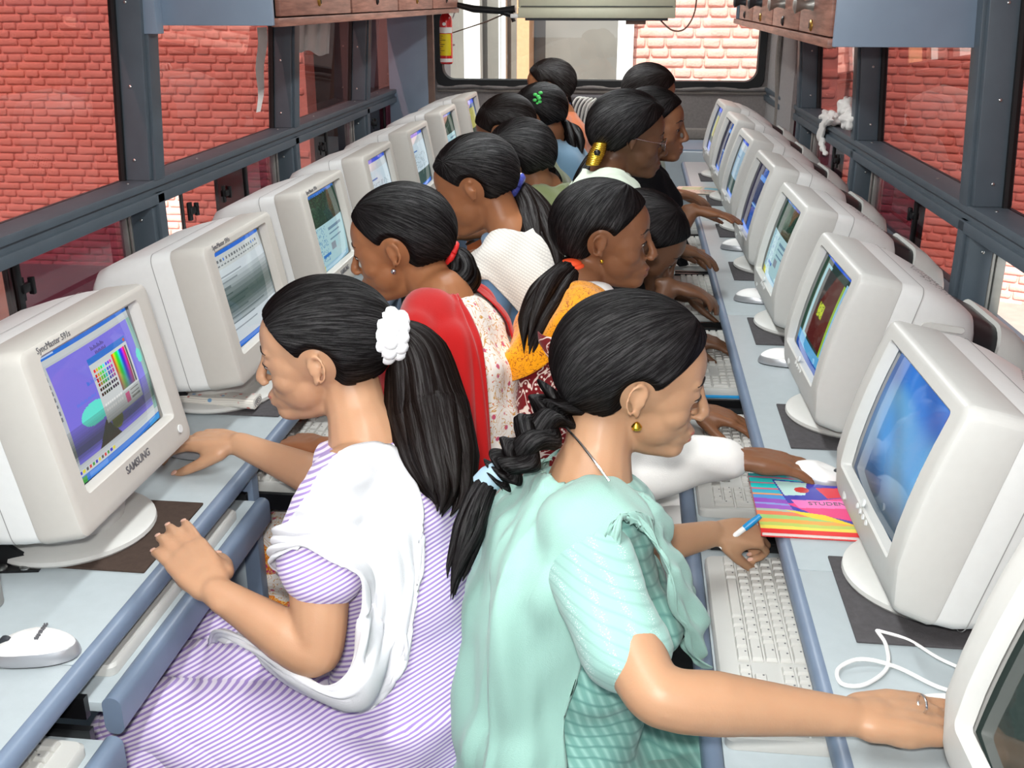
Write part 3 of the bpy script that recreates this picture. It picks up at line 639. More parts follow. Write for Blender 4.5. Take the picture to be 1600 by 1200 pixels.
def monitor_meshes(kind):
    """returns dict part -> (mesh, material) in monitor frame: front +x, width y, up z, origin at base"""
    out = {}
    M = tiltM(0.19 if kind == 'L' else 0.255, 0.060 if kind == 'L' else 0.020)
    H = 0.274 if kind == 'L' else 0.292
    xf = 0.130 if kind == 'L' else 0.125
    zc = 0.153 if kind == 'L' else 0.163; sw, sh = 0.274, (0.190 if kind == 'L' else 0.198)
    # front bezel
    def warp(P, on):   # curved chin of the other model
        if kind == 'L' or not on: return P
        q = []
        for x, y, z in P:
            d = max(0, 0.085-z)/0.085; top = max(0, z-0.27)/0.06
            q.append((x-0.020*d**1.8+0.012*math.sin(math.pi*min(1, max(0, (z-0.0)/0.33))), y*(1-0.05*d**2), z))
        return q
    rings = [sec(xf-0.067, 0.1835, 0.0, H, 0.018), sec(xf-0.061, 0.1845, -0.001, H+0.001, 0.018), sec(xf-0.008, 0.1835, 0.0, H-0.001, 0.018), sec(xf-0.002, 0.181, 0.003, H-0.004, 0.016), sec(xf, 0.176, 0.008, H-0.009, 0.013),
             sec(xf, sw/2+0.006, zc-sh/2-0.006, zc+sh/2+0.006, 0.008), sec(xf-0.003, sw/2+0.003, zc-sh/2-0.003, zc+sh/2+0.003, 0.006), sec(xf-0.016, sw/2, zc-sh/2, zc+sh/2, 0.004)]
    # densify the front face between outer and inner outline so the chin can curve
    R2 = rings[:5]
    for k in (0.25, 0.5, 0.75): R2.append([tuple((1-k)*np.array(a)+k*np.array(b)) for a, b in zip(rings[4], rings[5])])
    R2 += rings[5:]
    def dens(P, n=5):
        o = []
        for a, b in zip(P, P[1:]+P[:1]):
            for t in range(n): o.append(tuple((1-t/n)*np.array(a)+(t/n)*np.array(b)))
        return o
    if kind == 'R': R2 = [warp(dens(r), i > 1) for i, r in enumerate(R2)]
    out['front_bezel'] = (MB().rings(R2, True, False).xform(M), 'monitor_bezel_l' if kind == 'L' else 'monitor_bezel')
    body = MB()
    XO = xf-0.085
    if kind == 'L':
        S_ = [(0.0175, .183, .001, H-.001, .018), (-.01, .1835, .001, H, .02), (-.06, .181, .004, H-.002, .024), (-.115, .174, .010, H-.008, .03), (-.150, .166, .014, H-.018, .036), (-.172, .152, .018, H-.036, .04), (-.186, .138, .02, H-.062, .042), (-.20, .130, .022, H-.078, .045), (-.27, .118, .03, H-.098, .045), (-.292, .105, .04, H-.112, .04), (-.30, .08, .06, H-.14, .03)]
        S_ = [(q[0]+XO,)+q[1:] for q in S_]; body.rings([sec(*q) for q in S_]); out['rear_shell'] = (body.xform(M), 'monitor_white')
    else:
        S_ = [(0.0175, .183, .001, H-.001, .018), (-.01, .1835, .001, H+.001, .02), (-.05, .178, .006, H-.003, .03), (-.09, .168, .014, H-.012, .04), (-.125, .154, .02, H-.024, .045), (-.145, .142, .026, H-.034, .05), (-.158, .126, .03, H-.050, .05), (-.165, .11, .04, H-.075, .045)]
        S_ = [(q[0]+XO,)+q[1:] for q in S_]; body.rings([sec(*q) for q in S_]); out['rear_shell'] = (body.xform(M), 'monitor_white')
        out['rear_band'] = (MB().rings([sec(XO-.140, .120, .045, H-.036, .05), sec(XO-.215, .116, .05, H-.050, .05)]).xform(M), 'black_plastic')
        out['rear_cap'] = (MB().rings([sec(XO-.205, .126, .035, H-.040, .05), (sec(XO-.24, .124, .037, H-.048, .05)), sec(XO-.29, .110, .05, H-.075, .045), sec(XO-.305, .096, .06, H-.098, .04)]).xform(M), 'monitor_bezel')
    sm = MB().rings([sec(XO-0.0195, .1840, .0005, H+.0008, .02), sec(XO-0.0210, .1840, .0005, H+.0008, .02)], False, False); out['seam'] = (sm.xform(M), 'monitor_seam')
    # vents on both flanks
    v = MB(); disc = [(math.cos(a)*.0026, math.sin(a)*.0026) for a in np.linspace(0, 2*math.pi, 7)[:-1]]
    def surf_w(x): xs = [q[0] for q in S_][::-1]; ws = [q[1] for q in S_][::-1]; return float(np.interp(x, xs, ws))
    def surf_t(x): xs = [q[0] for q in S_][::-1]; ws = [q[3] for q in S_][::-1]; return float(np.interp(x, xs, ws))
    if kind == 'L':
        for r in range(7):
            for q in range(9):
                x = XO-0.075-0.0085*q-0.0012*r; z = 0.05+0.0105*r-0.004*q*(6-r)/6*.6
                if z < .03: continue
                w = surf_w(x)+0.0008
                for sg in (-1, 1): v.add([(x+a, sg*w, z+b) for a, b in disc], [tuple(range(6))[::sg]])
        for q in range(12):
            x = XO-0.212-0.006*q
            for sg in (-1, 1):
                for jj in range(3): v.add([(x+a*.8, sg*(0.06+.012*jj)+b*.8, surf_t(x)+.0012) for a, b in disc], [tuple(range(6))])
        out['vents'] = (v.xform(M), 'vent_dark')
    else:
        for r in range(9):
            for q in range(13):
                a0 = math.pi*(0.15+0.7*q/12); rad = 0.03+0.014*r
                x = XO-0.045-rad*math.sin(a0)*.9; y = rad*math.cos(a0)*1.2
                if x < XO-0.19 or abs(y) > surf_w(x)-.05: continue
                v.add([(x+a*.8, y+b*.8, surf_t(x)+.0010) for a, b in disc], [tuple(range(6))])
        out['vents'] = (v.xform(M), 'vent_dark')
    # base and neck
    out['base'] = (MB().lathe([(.121, 0), (.124, .004), (.123, .010), (.112, .016), (.07, .020), (.066, .034)], 48), 'monitor_bezel')
    nk = MB().rings([[(0.0+.075*math.cos(a), .085*math.sin(a), .018) for a in np.linspace(0, 2*math.pi, 25)[:-1]], [(0.0+.085*math.cos(a), .10*math.sin(a), .075) for a in np.linspace(0, 2*math.pi, 25)[:-1]]])
    out['neck'] = (nk, 'monitor_bezel')
    # side groove of the other model
    if kind == 'R':
        for sg in (-1, 1): 
            g = MB(); P = rrect(0.075, 0.013, 0.006, 4); w = .1805
            g.rings([[(XO-0.075+a, sg*(w-0.003), H-0.055+b-(a*.12)) for a, b in P], [(XO-0.075+a*.97, sg*(w+0.0008), H-0.055+b*.8-(a*.12)) for a, b in P]])
            out['grip_groove'+('_far' if sg > 0 else '')] = (g.xform(M), 'monitor_bezel')
    btn = MB(); fx_ = lambda z: xf+0.0005-(0 if kind == 'L' else 0.020*(max(0, .085-z)/.085)**1.8-0.012*math.sin(math.pi*z/.33))
    if kind == 'L':
        btn.lathe([(0.007, 0), (0.007, 0.002)], 12, (fx_(.03), 0.145, .03), 'x')
    else:
        for i in range(4): btn.lathe([(0.0045, -.002), (0.0040, 0.001)], 10, (fx_(.052), -0.02+0.017*i, .052-0.000*i), 'x')
        btn.lathe([(0.009, -.002), (0.009, 0.002), (.007, .003)], 16, (fx_(.028)-.002, -0.105, .030), 'x')
        btn.lathe([(0.006, -.002), (0.006, 0.0015)], 12, (fx_(.066)-.001, 0.0, .066), 'x')
    out['buttons'] = (btn.xform(M), 'monitor_white')
    scrfn = lambda u, v: tuple((M@np.array((xf-0.013-0.010*((2*u-1)**2+(2*v-1)**2)*.5+(.012*math.sin(math.pi*zc/.33)*0 if kind == 'L' else 0.008), (u-.5)*(sw+.002), zc+(.5-v)*(sh+.002), 1)))[:3])
    return out, scrfn, M, (xf, zc, sw, sh, fx_)
MONM = {}
def make_monitor(kind, loc, rz, screen, label, group=None, text=False):
    if kind not in MONM:
        out, fn, M, d = monitor_meshes(kind); ms = {}
        for k, (mb, m) in out.items():
            me = mb.mesh(k, 38); me.materials.append(MATS[m]); ms[k] = me
        MONM[kind] = (ms, fn, M, d)
    ms, fn, M, (xf, zc, sw, sh, fx_) = MONM[kind]
    root = empty('crt_monitor', loc, rz, label, 'monitor', group)
    parts = {k: None for k in ms}
    parts['front_bezel'] = link('front_bezel', ms['front_bezel'], root)
    parts['rear_shell'] = link('rear_shell', ms['rear_shell'], root)
    parts['base'] = link('base', ms['base'], root)
    for k in ms:
        if k in ('front_bezel', 'rear_shell', 'base'): continue
        par = {'seam': parts['rear_shell'], 'vents': parts['rear_shell'], 'grip_groove': parts['rear_shell'], 'grip_groove_far': parts['rear_shell'], 'neck': parts['base'], 'buttons': parts['front_bezel']}.get(k, root)
        o = link(k.replace('_far', ''), ms[k], par)
        if k in ('vents',): o['kind'] = 'stuff'
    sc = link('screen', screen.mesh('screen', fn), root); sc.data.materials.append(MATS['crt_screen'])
    if text:
        def TM(y, z, x): 
            T = np.eye(4); T[:3, 0] = (0, 1, 0); T[:3, 1] = (0, 0, 1); T[:3, 2] = (1, 0, 0); T[:3, 3] = (x, y, z); return M@T
        text_mesh('SAMSUNG', 0.0165, 'lettering', 'logo_grey', parts['front_bezel'], TM(0.0, 0.038, xf+.0003), bold=.0003)
        text_mesh('SyncMaster 591s', 0.0125, 'lettering', 'logo_grey', parts['front_bezel'], TM(-sw/2+.035, zc+sh/2+.014, xf+.0003))
    return root
lab_l = ['purple paint program on its screen, beside the lavender-striped girl', 'word-processor page on its screen, beside the rolled newspaper', 'green and pale blue window on its screen, before the red-scarf girl', 'blue-topped list on its screen, before the striped shawl girl', 'grey blue-barred page on its screen, before the olive scarf girl', 'pale teal page on its screen, second from the rear carpeted wall', 'yellow box on its screen, closest to the fire extinguisher']
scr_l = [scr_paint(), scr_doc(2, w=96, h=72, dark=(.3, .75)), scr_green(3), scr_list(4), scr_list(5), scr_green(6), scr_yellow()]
scr_r = [scr_dark(), scr_wall(), scr_slide(), scr_green(8), scr_desk(9), scr_list(10, (150, 180, 200)), scr_desk(11), scr_yellow()]
lab_r = ['a dark screen, hiding the fingers of the woman in sea green', 'blue swirl wallpaper on its screen, beside the striped book', 'maroon picture with a yellow square on its screen', 'pale page under a dark green band on its screen', 'dark blue desktop on its screen, before the girl with glasses', 'grey list on its screen, beside the paper magazine', 'dark desktop screen, second from the rear carpeted wall', 'olive and violet picture, closest to the rear carpeted wall']
MX_L, MX_R = -0.842, 0.447
MATM = MB().box(-0.13, 0.13, -0.11, 0.11, 0, 0.004).mesh('mat', 40); bevel_mesh(MATM, 0.002)
for i, y in enumerate(LY):
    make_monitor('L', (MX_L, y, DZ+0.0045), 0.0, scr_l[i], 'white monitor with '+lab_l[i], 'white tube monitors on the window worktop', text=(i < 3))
    m = link('monitor_mat', MATM.copy(), None, (MX_L-0.02, y+0.0, DZ), (0, 0, 0)); m.data.materials.append(MATS['mat_brown' if i == 0 else 'mat_grey']); tag(m, '%s cloth mat under the monitor with %s' % ('brown' if i == 0 else 'grey', lab_l[i].split(' on its')[0]), 'mat', 'cloth mats under the monitors')
    m.location.x = MX_L+0.035
for i, y in enumerate(RY):
    make_monitor('R', (MX_R, y, DZ+0.0045), math.pi+math.radians(1.5), scr_r[i], 'white monitor with '+lab_r[i], 'white tube monitors with curved chins')
    m = link('monitor_mat', MATM.copy(), None, (MX_R-0.005, y-0.055, DZ), (0, 0, 0)); m.data.materials.append(MATS['mat_grey']); tag(m, 'grey cloth mat under the monitor with '+lab_r[i].split(' on its')[0].split(', hiding')[0].split(', closest')[0].split(', second')[0], 'mat', 'cloth mats under the monitors')
# ================================================================== keyboards
KM = {}
def key_mesh(w, h=1.0):
    k = (round(w, 2), h)
    if k not in KM:
        a, b = w*.019/2-.0011, h*.019/2-.0011
        R = [[(-b, -a, 0), (b, -a, 0), (b, a, 0), (-b, a, 0)], [(-b+.0006, -a+.0006, .004), (b-.0006, -a+.0006, .004), (b-.0006, a-.0006, .004), (-b+.0006, a-.0006, .004)], [(-b+.0026, -a+.003, .0085), (b-.0012, -a+.003, .0078), (b-.0012, a-.003, .0078), (-b+.0026, a-.003, .0085)]]
        mb = MB(); mb.rings(R); KM[k] = mb
    return KM[k]
def key_layout():
    K = []; p = .019; y0 = -.219
    rows = [[1, -1, 1, 1, 1, 1, -.5, 1, 1, 1, 1, -.5, 1, 1, 1, 1], [1]*13+[2], [1.5]+[1]*12+[1.5], [1.75]+[1]*11+[2.25], [2.25]+[1]*10+[2.75], [1.5, 1, 1.25, 5.75, 1.25, 1.25, 1.5, 1.5]]
    xs = [-.056, -.030, -.011, .008, .027, .046]
    for r, x in zip(rows, xs):
        y = y0
        for w in r:
            if w > 0: K.append((x, y+w*p/2, w, 1))
            y += abs(w)*p
    y1 = y0+15*p+.010
    for ri in (0, 1, 2):
        for j in range(3): K.append((xs[ri], y1+(j+.5)*p, 1, 1))
    K.append((xs[4], y1+1.5*p, 1, 1)); K += [(xs[5], y1+(j+.5)*p, 1, 1) for j in range(3)]
    y2 = y1+3*p+.010
    for ri in (1, 2, 3, 4):
        for j in range(4 if ri == 1 else 3): K.append((xs[ri], y2+(j+.5)*p, 1, 1))
    K.append(((xs[2]+xs[3])/2, y2+3.5*p, 1, 2)); K.append(((xs[4]+xs[5])/2, y2+3.5*p, 1, 2)); K.append((xs[5], y2+p, 2, 1)); K.append((xs[5], y2+2.5*p, 1, 1))
    return K
KLAY = key_layout()
kc = MB(); kc.rings([[(x, y, z) for x, y in rrect(.165+e, .456+e, .012, 4)] for e, z in ((0, 0), (0, .012), (-.006, .016))])
# tilt the deck: back edge higher
kc.v = [(x, y, z+(0.0 if z < .001 else max(0, -x)*.05)) for x, y, z in kc.v]
KCASE = kc.mesh('case', 40); KCASE.materials.append(MATS['keyboard_case'])
mat('key_gap', (96, 96, 96), .6, var=.03)
kb_ = MB().box(-.067, .058, -.221, .221, .0140, .0158); kb_.v = [(x, y, z+max(0, -x)*.05) for x, y, z in kb_.v]; KBED = kb_.mesh('key_bed', None); KBED.materials.append(MATS['key_gap'])
kmesh = {}
allk = MB()
for x, y, w, h in KLAY:
    mb = key_mesh(w, h); allk.add([(a+x, b+y, c+.0155+max(0, -x)*.05) for a, b, c in mb.v], mb.f)
    k = (round(w, 2), h)
    if k not in kmesh: kmesh[k] = mb.mesh('key', None); kmesh[k].materials.append(MATS['key_white'])
lg = MB()
for x, y, w, h in KLAY:
    if w > 3: continue
    z_ = .0155+max(0, -x)*.05+.0087; lg.box(x-.0042, x-.0016, y-.0030, y-.0008, z_-.0006, z_+.0001)
KLEG = lg.mesh('key_legends', None); KLEG.materials.append(MATS['logo_grey'])
ALLK = allk.mesh('keys', None); ALLK.materials.append(MATS['key_white'])
def keyboard(loc, rz, label, fine):
    r = empty('keyboard', loc, rz, label, 'keyboard', 'white computer keyboards')
    c = link('case', KCASE, r); link('key_bed', KBED, c)
    if fine:
        o = link('key_legends', KLEG, c); o['kind'] = 'stuff'
        for x, y, w, h in KLAY: link('key', kmesh[(round(w, 2), h)], r, (x, y, .0155+max(0, -x)*.05))
    else:
        o = link('keys', ALLK, r); o['kind'] = 'stuff'
    return r
kby = [None, 1.315, 1.91, 2.49, 3.0, 3.52, 4.06]
klab = [None, 'white keyboard under the forearm of the woman in sea green', 'white keyboard beside the striped book, before the girl in orange batik', 'white keyboard under the hand of the bowed girl in black', 'white keyboard under the hand of the girl with glasses', 'white keyboard before the girl in the black scarf', 'white keyboard before the far girl by the rear window']
for i in range(1, 7):
    keyboard((0.2265, RY[i]-0.045, TZ+.0005), math.pi, klab[i], i < 3)
keyboard((-0.655, 1.93, TZ+.0005), 0, 'white keyboard under the closed hand of the red-scarf girl', True)
keyboard((-0.655, 2.53, TZ+.0005), 0, 'white keyboard before the girl in the white striped scarf', False)
keyboard((-0.718, 0.745, 0.6405), 0, 'white keyboard half under the worktop beside the lavender-striped knees', True)
keyboard((-0.735, 1.31, 0.6685), 0, 'white keyboard on the pushed-in tray under the worktop edge', False)
# ================================================================== mice
def mouse_meshes():
    L, Wd, Hh = .112, .060, .036
    def surf(z0, z1, infl):
        R = []
        for t in np.linspace(0, 1, 7):
            zz = z0+(z1-z0)*t; ring = []
            for a in np.linspace(0, 2*math.pi, 29)[:-1]:
                cx_, sy = math.cos(a), math.sin(a)
                x = math.copysign(abs(cx_)**.8, cx_)*L/2*(1+infl); y = math.copysign(abs(sy)**.85, sy)*(Wd/2*(1-.12*math.cos(a)))*(1+infl)
                sc = math.sqrt(max(0, 1-(zz/Hh)**2.2)); ring.append((x*sc, y*sc, zz*(1-.22*max(0, -cx_))))
            R.append(ring)
        return MB().rings(R)
    return surf(0.002, .0175, .002), surf(.0170, .0357, .0)
mA, mB_ = mouse_meshes()
MO = {}
for k, mb, m in (('skirt', mA, 'mouse_silver'), ('shell', mB_, 'white_paint')):
    me = mb.mesh(k, 60); me.materials.append(MATS[m]); MO[k] = me
me = MB().rings([[(x*.97, y*.95, 0.0) for x, y, z in mA.v[:28]], [(x*1.0, y*1.0, 0.003) for x, y, z in mA.v[:28]]]).mesh('sole', 60); me.materials.append(MATS['black_plastic']); MO['sole'] = me
me = MB().lathe([(.006, -.004), (.0075, -.003), (.0075, .003), (.006, .004)], 14, (-.035, 0, .0205), 'y').mesh('wheel', 40); me.materials.append(MATS['dark_frame']); MO['wheel'] = me
me = MB().box(-.058, -.012, -.0005, .0005, .02, .0352).mesh('button_gap', None)
def mouse(loc, rz, label, cable=None):
    r = empty('computer_mouse', loc, rz, label, 'mouse', 'white computer mice')
    for k in ('shell', 'skirt', 'sole', 'wheel'): link(k, MO[k], r)
    if cable:
        Mi = Matrix.Translation(loc) @ Matrix.Rotation(rz, 4, 'Z'); Mi.invert()
        P = catmull([tuple(Mi @ Vector(q)) for q in cable], 10)
        MB().tube(P, .0022, 8).build('cable', 'white_paint', r)
    return r
z = DZ+.0005
# left front mouse: cord end towards -x local; local -x = buttons. it lies with its back to the aisle
lm = mouse((-0.725, 1.035, z), math.radians(8), 'white and silver mouse with lettering at the bare end of the worktop', [(-.78, 1.03, z+.012), (-.80, 1.02, z+.006), (-.795, .985, z+.004), (-.80, .95, z+.003), (-.90, .92, z+.003)])
T = np.eye(4); T[:3, 0] = (0, 1, 0); T[:3, 1] = (-1, 0, 0); T[:3, 3] = (.012, 0, .0352)
text_mesh('SAMSUNG', .0075, 'lettering', 'logo_grey', lm, T, depth=.0012)
m1 = atz(308, 690, DZ+.02); m2 = atz(1275, 735, DZ+.02); m3 = atz(1448, 1112, DZ+.02)
mouse((m1[0]+.004, m1[1]-.012, z), math.radians(-10), 'white mouse in the hand of the lavender-striped girl')
mouse((m2[0], m2[1], z), math.pi+math.radians(-14), 'white mouse under the dark hand with the white sleeve', [(m2[0]+.055, m2[1]-.012, z+.012), (m2[0]+.09, m2[1]-.015, z+.006), (m2[0]+.16, m2[1]-.01, z+.004)])
mouse((m3[0]+.03, m3[1]+.005, z), math.pi+math.radians(-6), 'white mouse held by the woman in sea green')
q = lambda u, v, zz=.004: tuple(atz(u, v, DZ+zz))
lc = MB().tube(catmull([q(1370, 985, .006), q(1385, 1010), q(1385, 1045), q(1350, 1070), q(1315, 1068), q(1310, 1045, .006), q(1345, 1030, .01), q(1400, 1042, .006), q(1470, 1075), q(1540, 1090)], 12), .0026, 8).build('mouse_cord', 'white_paint'); tag(lc, 'looped white mouse cord lying in front of the blue wallpaper monitor', 'cord')
lc2 = MB().tube(catmull([q(1372, 985, .008), q(1420, 1000), q(1470, 1030), q(1540, 1060)], 10), .0022, 8).build('desk_cord', 'white_paint'); tag(lc2, 'thin white cord running along the worktop past the looped one', 'cord')
for (u, v, lb) in ((1213, 560, 'white and grey mouse between the maroon-picture monitor and its neighbour'), (1170, 464, 'white and grey mouse beside the monitor with the pale page'), (1145, 384, 'white mouse near the dark blue desktop monitor'), ):
    p_ = atz(u, v, DZ+.012); mouse((p_[0]+.015, p_[1], z), math.pi+math.radians(-10), lb)
# ================================================================== people: tools
V3 = lambda *a: np.array(a, float)
def nrm(v): v = np.array(v, float); return v/(np.linalg.norm(v)+1e-12)
def remesh(mb, voxel, smooth=6, name='body', factor=0.5):
    me = mb.mesh(name); o = bpy.data.objects.new(name, me); COL.objects.link(o)
    m = o.modifiers.new('r', 'REMESH'); m.mode = 'VOXEL'; m.voxel_size = voxel; m.use_smooth_shade = True
    if smooth: s = o.modifiers.new('s', 'SMOOTH'); s.iterations = smooth; s.factor = factor
    dg = bpy.context.evaluated_depsgraph_get(); out = bpy.data.meshes.new_from_object(o.evaluated_get(dg))
    bpy.data.objects.remove(o); bpy.data.meshes.remove(me)
    out.polygons.foreach_set('use_smooth', [True]*len(out.polygons)); return out
def vco(me): a = np.empty(len(me.vertices)*3, np.float32); me.vertices.foreach_get('co', a); return a.reshape(-1, 3).astype(float)
def vno(me): a = np.empty(len(me.vertices)*3, np.float32); me.vertex_normals.foreach_get('vector', a); return a.reshape(-1, 3).astype(float)
def setco(me, V): me.vertices.foreach_set('co', np.asarray(V, np.float32).ravel()); me.update()
def capsule(mb, P, R, n=14, flat=1.0, up=None):
    """tapered tube with round ends"""
    P = [np.array(p, float) for p in P]; d0 = nrm(P[0]-P[1]); d1 = nrm(P[-1]-P[-2]); r0, r1 = R[0], R[-1]
    A = [P[0]+d0*r0*c for c in (0.98, 0.8, 0.45)]; RA = [r0*.2, r0*.6, r0*.89]
    B = [P[-1]+d1*r1*c for c in (0.45, 0.8, 0.98)]; RB = [r1*.89, r1*.6, r1*.2]
    mb.tube(A+P+B, RA+list(R)+RB, n, True, flat, up)
def limb(mb, pts, rad, n=16, sub=6):
    P = catmull(pts, sub); t = np.linspace(0, len(pts)-1, len(P)); R = np.interp(t, range(len(pts)), rad); capsule(mb, P, list(R), n)
def frame(fwd, up=(0, 0, 1)):
    f = nrm(fwd); l = nrm(np.cross(up, f)); u = np.cross(f, l); return np.stack([f, l, u], 1)   # columns: forward, left, up
def head_frame(yaw_dir, pitch, roll=0.0):
    """yaw_dir horizontal facing (x,y); pitch>0 looks down"""
    f = nrm((yaw_dir[0], yaw_dir[1], 0)); u = V3(0, 0, 1); l = np.cross(u, f)
    f2 = f*math.cos(pitch)-u*math.sin(pitch); u2 = u*math.cos(pitch)+f*math.sin(pitch)
    if roll: l2 = l*math.cos(roll)+u2*math.sin(roll); u2 = u2*math.cos(roll)-l*math.sin(roll); l = l2
    return np.stack([f2, l, u2], 1)
def add_head(mb, O, Rm, s):
    def E(c, r, n=18, m=12, tilt=None):
        rot = Rm if tilt is None else Rm@tilt
        mb.ellipsoid(O+Rm@(np.array(c)*s), np.array(r)*s, n, m, rot)
    def Tb(P, R, n=10, flat=1.0): capsule(mb, [O+Rm@(np.array(p)*s) for p in P], [r*s for r in R], n, flat)
    E((-.010, 0, .025), (.096, .074, .082), 28, 18); E((.043, 0, .030), (.047, .060, .052), 22, 14); E((.034, 0, -.040), (.0515, .0525, .054), 22, 14)
    for q in (-1, 1):
        E((.050, q*.033, -.028), (.0275, .025, .026)); E((.070, q*.026, .018), (.0145, .025, .011)); E((.058, q*.018, -.046), (.0265, .022, .026)); E((.038, q*.030, -.004), (.041, .032, .038))
        E((.0725, q*.031, .0000), (.0135, .0155, .0102)); E((.0985, q*.0100, -.0375), (.0095, .0062, .0070))
        # ear
        a = math.radians(18)*q; tl = np.array(((math.cos(a), -math.sin(a), 0), (math.sin(a), math.cos(a), 0), (0, 0, 1)))
        E((-.005, q*.073, -.006), (.0105, .006, .019), 12, 8, tl); E((-.002, q*.0725, -.026), (.006, .005, .007), 10, 6); E((.003, q*.076, -.009), (.0035, .0042, .006), 8, 6)
        arc = [(-.008+.0130*math.cos(t), q*(.0775+.006*(1-math.cos(t))*.5), -.005+.0215*math.sin(t)) for t in np.linspace(.2, 1.42*math.pi, 11)]
        Tb(arc, [.0030]*3+[.0034]*8, 8)
    E((.066, 0, -.062), (.0270, .030, .029)); E((.071, 0, -.089), (.0195, .021, .017)); Tb([(.02, 0, -.072), (.045, 0, -.080), (.067, 0, -.087)], [.034, .029, .021], 14)
    Tb([(.084, 0, .014), (.0930, 0, -.008), (.1035, 0, -.026), (.1060, 0, -.0325)], [.0078, .0076, .0085, .0090])
    E((.0915, 0, -.0605), (.0080, .0200, .0060)); E((.0898, 0, -.0730), (.0080, .0170, .0064))
def add_hand(mb, W_, d, back, ty, sz=1.0, curl=(.25, .35, .3), spread=.06, thumb=(.55, .35), nails=None, fcurl=None):
    """W_ wrist, d pointing direction, back dorsal normal, ty=+1/-1 side of thumb along cross(back,d)"""
    d = nrm(d); b = nrm(np.array(back, float)-np.dot(back, d)*d); y = np.cross(b, d)*ty
    q = lambda x, yy, z: W_+d*x*sz+y*yy*sz+b*z*sz
    K = [(.083, .026), (.088, .0085), (.084, -.009), (.076, -.0255)]; L = [.074, .083, .077, .060]
    capsule(mb, [q(-.03, 0, 0), q(0, 0, 0), q(.02, 0, .001)], [.021*sz, .0215*sz, .022*sz], 14, .8, b)
    for i, (kx, ky) in enumerate(K):
        capsule(mb, [q(.008, ky*.55, 0), q(kx*.55, ky*.85, .003), q(kx, ky, .001)], [.0155*sz, .0135*sz, .0105*sz], 12)
    mb.ellipsoid(q(.045, 0, -.004), (.042*sz, .036*sz, .0145*sz), 16, 10, np.stack([d, y, b], 1))
    mb.ellipsoid(q(.032, .024, -.009), (.030*sz, .016*sz, .015*sz), 12, 8, np.stack([d, y, b], 1))
    for i, (kx, ky) in enumerate(K):
        c = (fcurl[i] if fcurl else curl); p = q(kx, ky, .0); a = 0.0; pts = [p]; sp = (1.5-i)*spread
        for k, (fr, cu) in enumerate(zip((.45, .30, .25), c)):
            a += cu; dd = d*math.cos(a)*math.cos(sp)+y*math.sin(sp)*math.cos(a)-b*math.sin(a); p = p+dd*L[i]*fr*sz; pts.append(p)
        capsule(mb, pts, [.0084*sz, .0083*sz, .0079*sz, .0072*sz], 12)
        if nails is not None:
            t = nrm(pts[-1]-pts[-2]); nb = nrm(b-np.dot(b, t)*t); nails.append((pts[-1]+t*.0005*sz+nb*.0052*sz, t, nb, .0060*sz))
    p = q(.018, .028, -.008); pts = [p]; a, o = thumb
    for k, (ln, da) in enumerate(((.040, 0), (.032, -.18), (.024, -.15))):
        a += da; dd = d*math.cos(a)*math.cos(o)+y*math.sin(a)*math.cos(o)-b*math.sin(o); p = p+dd*ln*sz; pts.append(p)
    capsule(mb, pts, [.0135*sz, .0115*sz, .0095*sz, .0075*sz], 12)
    if nails is not None:
        t = nrm(pts[-1]-pts[-2]); nb = nrm(b+y*.6-np.dot(b+y*.6, t)*t); nails.append((pts[-1]+t*.003*sz+nb*.0065*sz, t, nb, .007*sz))
TORSO = ((-.16, .160, .125), (0, .170, .130), (.2, .155, .114), (.4, .130, .100), (.6, .138, .104), (.78, .156, .104), (.90, .150, .086), (.97, .110, .070), (1.04, .066, .058))
def torso_rings(hip, N, l, off, s, bulge=.03, n=28):
    ax = nrm(N-hip); f = nrm(np.cross(l, ax)); l2 = np.cross(ax, f); R = []
    for t, w, dp in TORSO:
        c = hip+(N-hip)*t-f*bulge*math.sin(math.pi*min(1, max(0, t)))*s
        ww, dd = (w*s+off), (dp*s+off)
        ring = []
        for a in np.linspace(0, 2*math.pi, n+1)[:-1]:
            ca, sa = math.cos(a), math.sin(a); e = .85
            ring.append(c+f*math.copysign(abs(ca)**e, ca)*dd+l2*math.copysign(abs(sa)**e, sa)*ww)
        R.append(ring)
    return R, f, l2, ax
# ---- hair
class HairMB:
    def __init__(s): s.v = []; s.f = []; s.a = []; s.t = []
    def rings(s, R, A, cap0=True, cap1=True):
        n = len(R[0]); o = len(s.v); Q = np.array(R, float); D = np.gradient(Q, axis=0) if len(R) > 1 else Q*0; s.t += list((D/(np.linalg.norm(D, axis=2, keepdims=True)+1e-9)).reshape(-1, 3))
        for r, a in zip(R, A): s.v += [tuple(map(float, p)) for p in r]; s.a += [tuple(map(float, q)) for q in a]
        for i in range(len(R)-1):
            for j in range(n):
                x, y = o+i*n+j, o+i*n+(j+1) % n; s.f.append((x, y, y+n, x+n))
        if cap0: s.f.append(tuple(range(o+n-1, o-1, -1)))
        if cap1: s.f.append(tuple(range(o+(len(R)-1)*n, o+len(R)*n)))
    def build(s, name, m, parent, off):
        me = bpy.data.meshes.new(name); me.from_pydata([tuple(np.array(p)-off) for p in s.v], [], s.f); me.update()
        bm = bmesh.new(); bm.from_mesh(me); bmesh.ops.recalc_face_normals(bm, faces=bm.faces[:]); bm.to_mesh(me); bm.free()
        at_ = me.attributes.new('strand', 'FLOAT_VECTOR', 'POINT'); at_.data.foreach_set('vector', np.array(s.a, np.float32).ravel()); tt_ = me.attributes.new('tang', 'FLOAT_VECTOR', 'POINT'); tt_.data.foreach_set('vector', np.array(s.t, np.float32).ravel())
        me.polygons.foreach_set('use_smooth', [True]*len(me.polygons)); me.materials.append(MATS[m]); return link(name, me, parent)
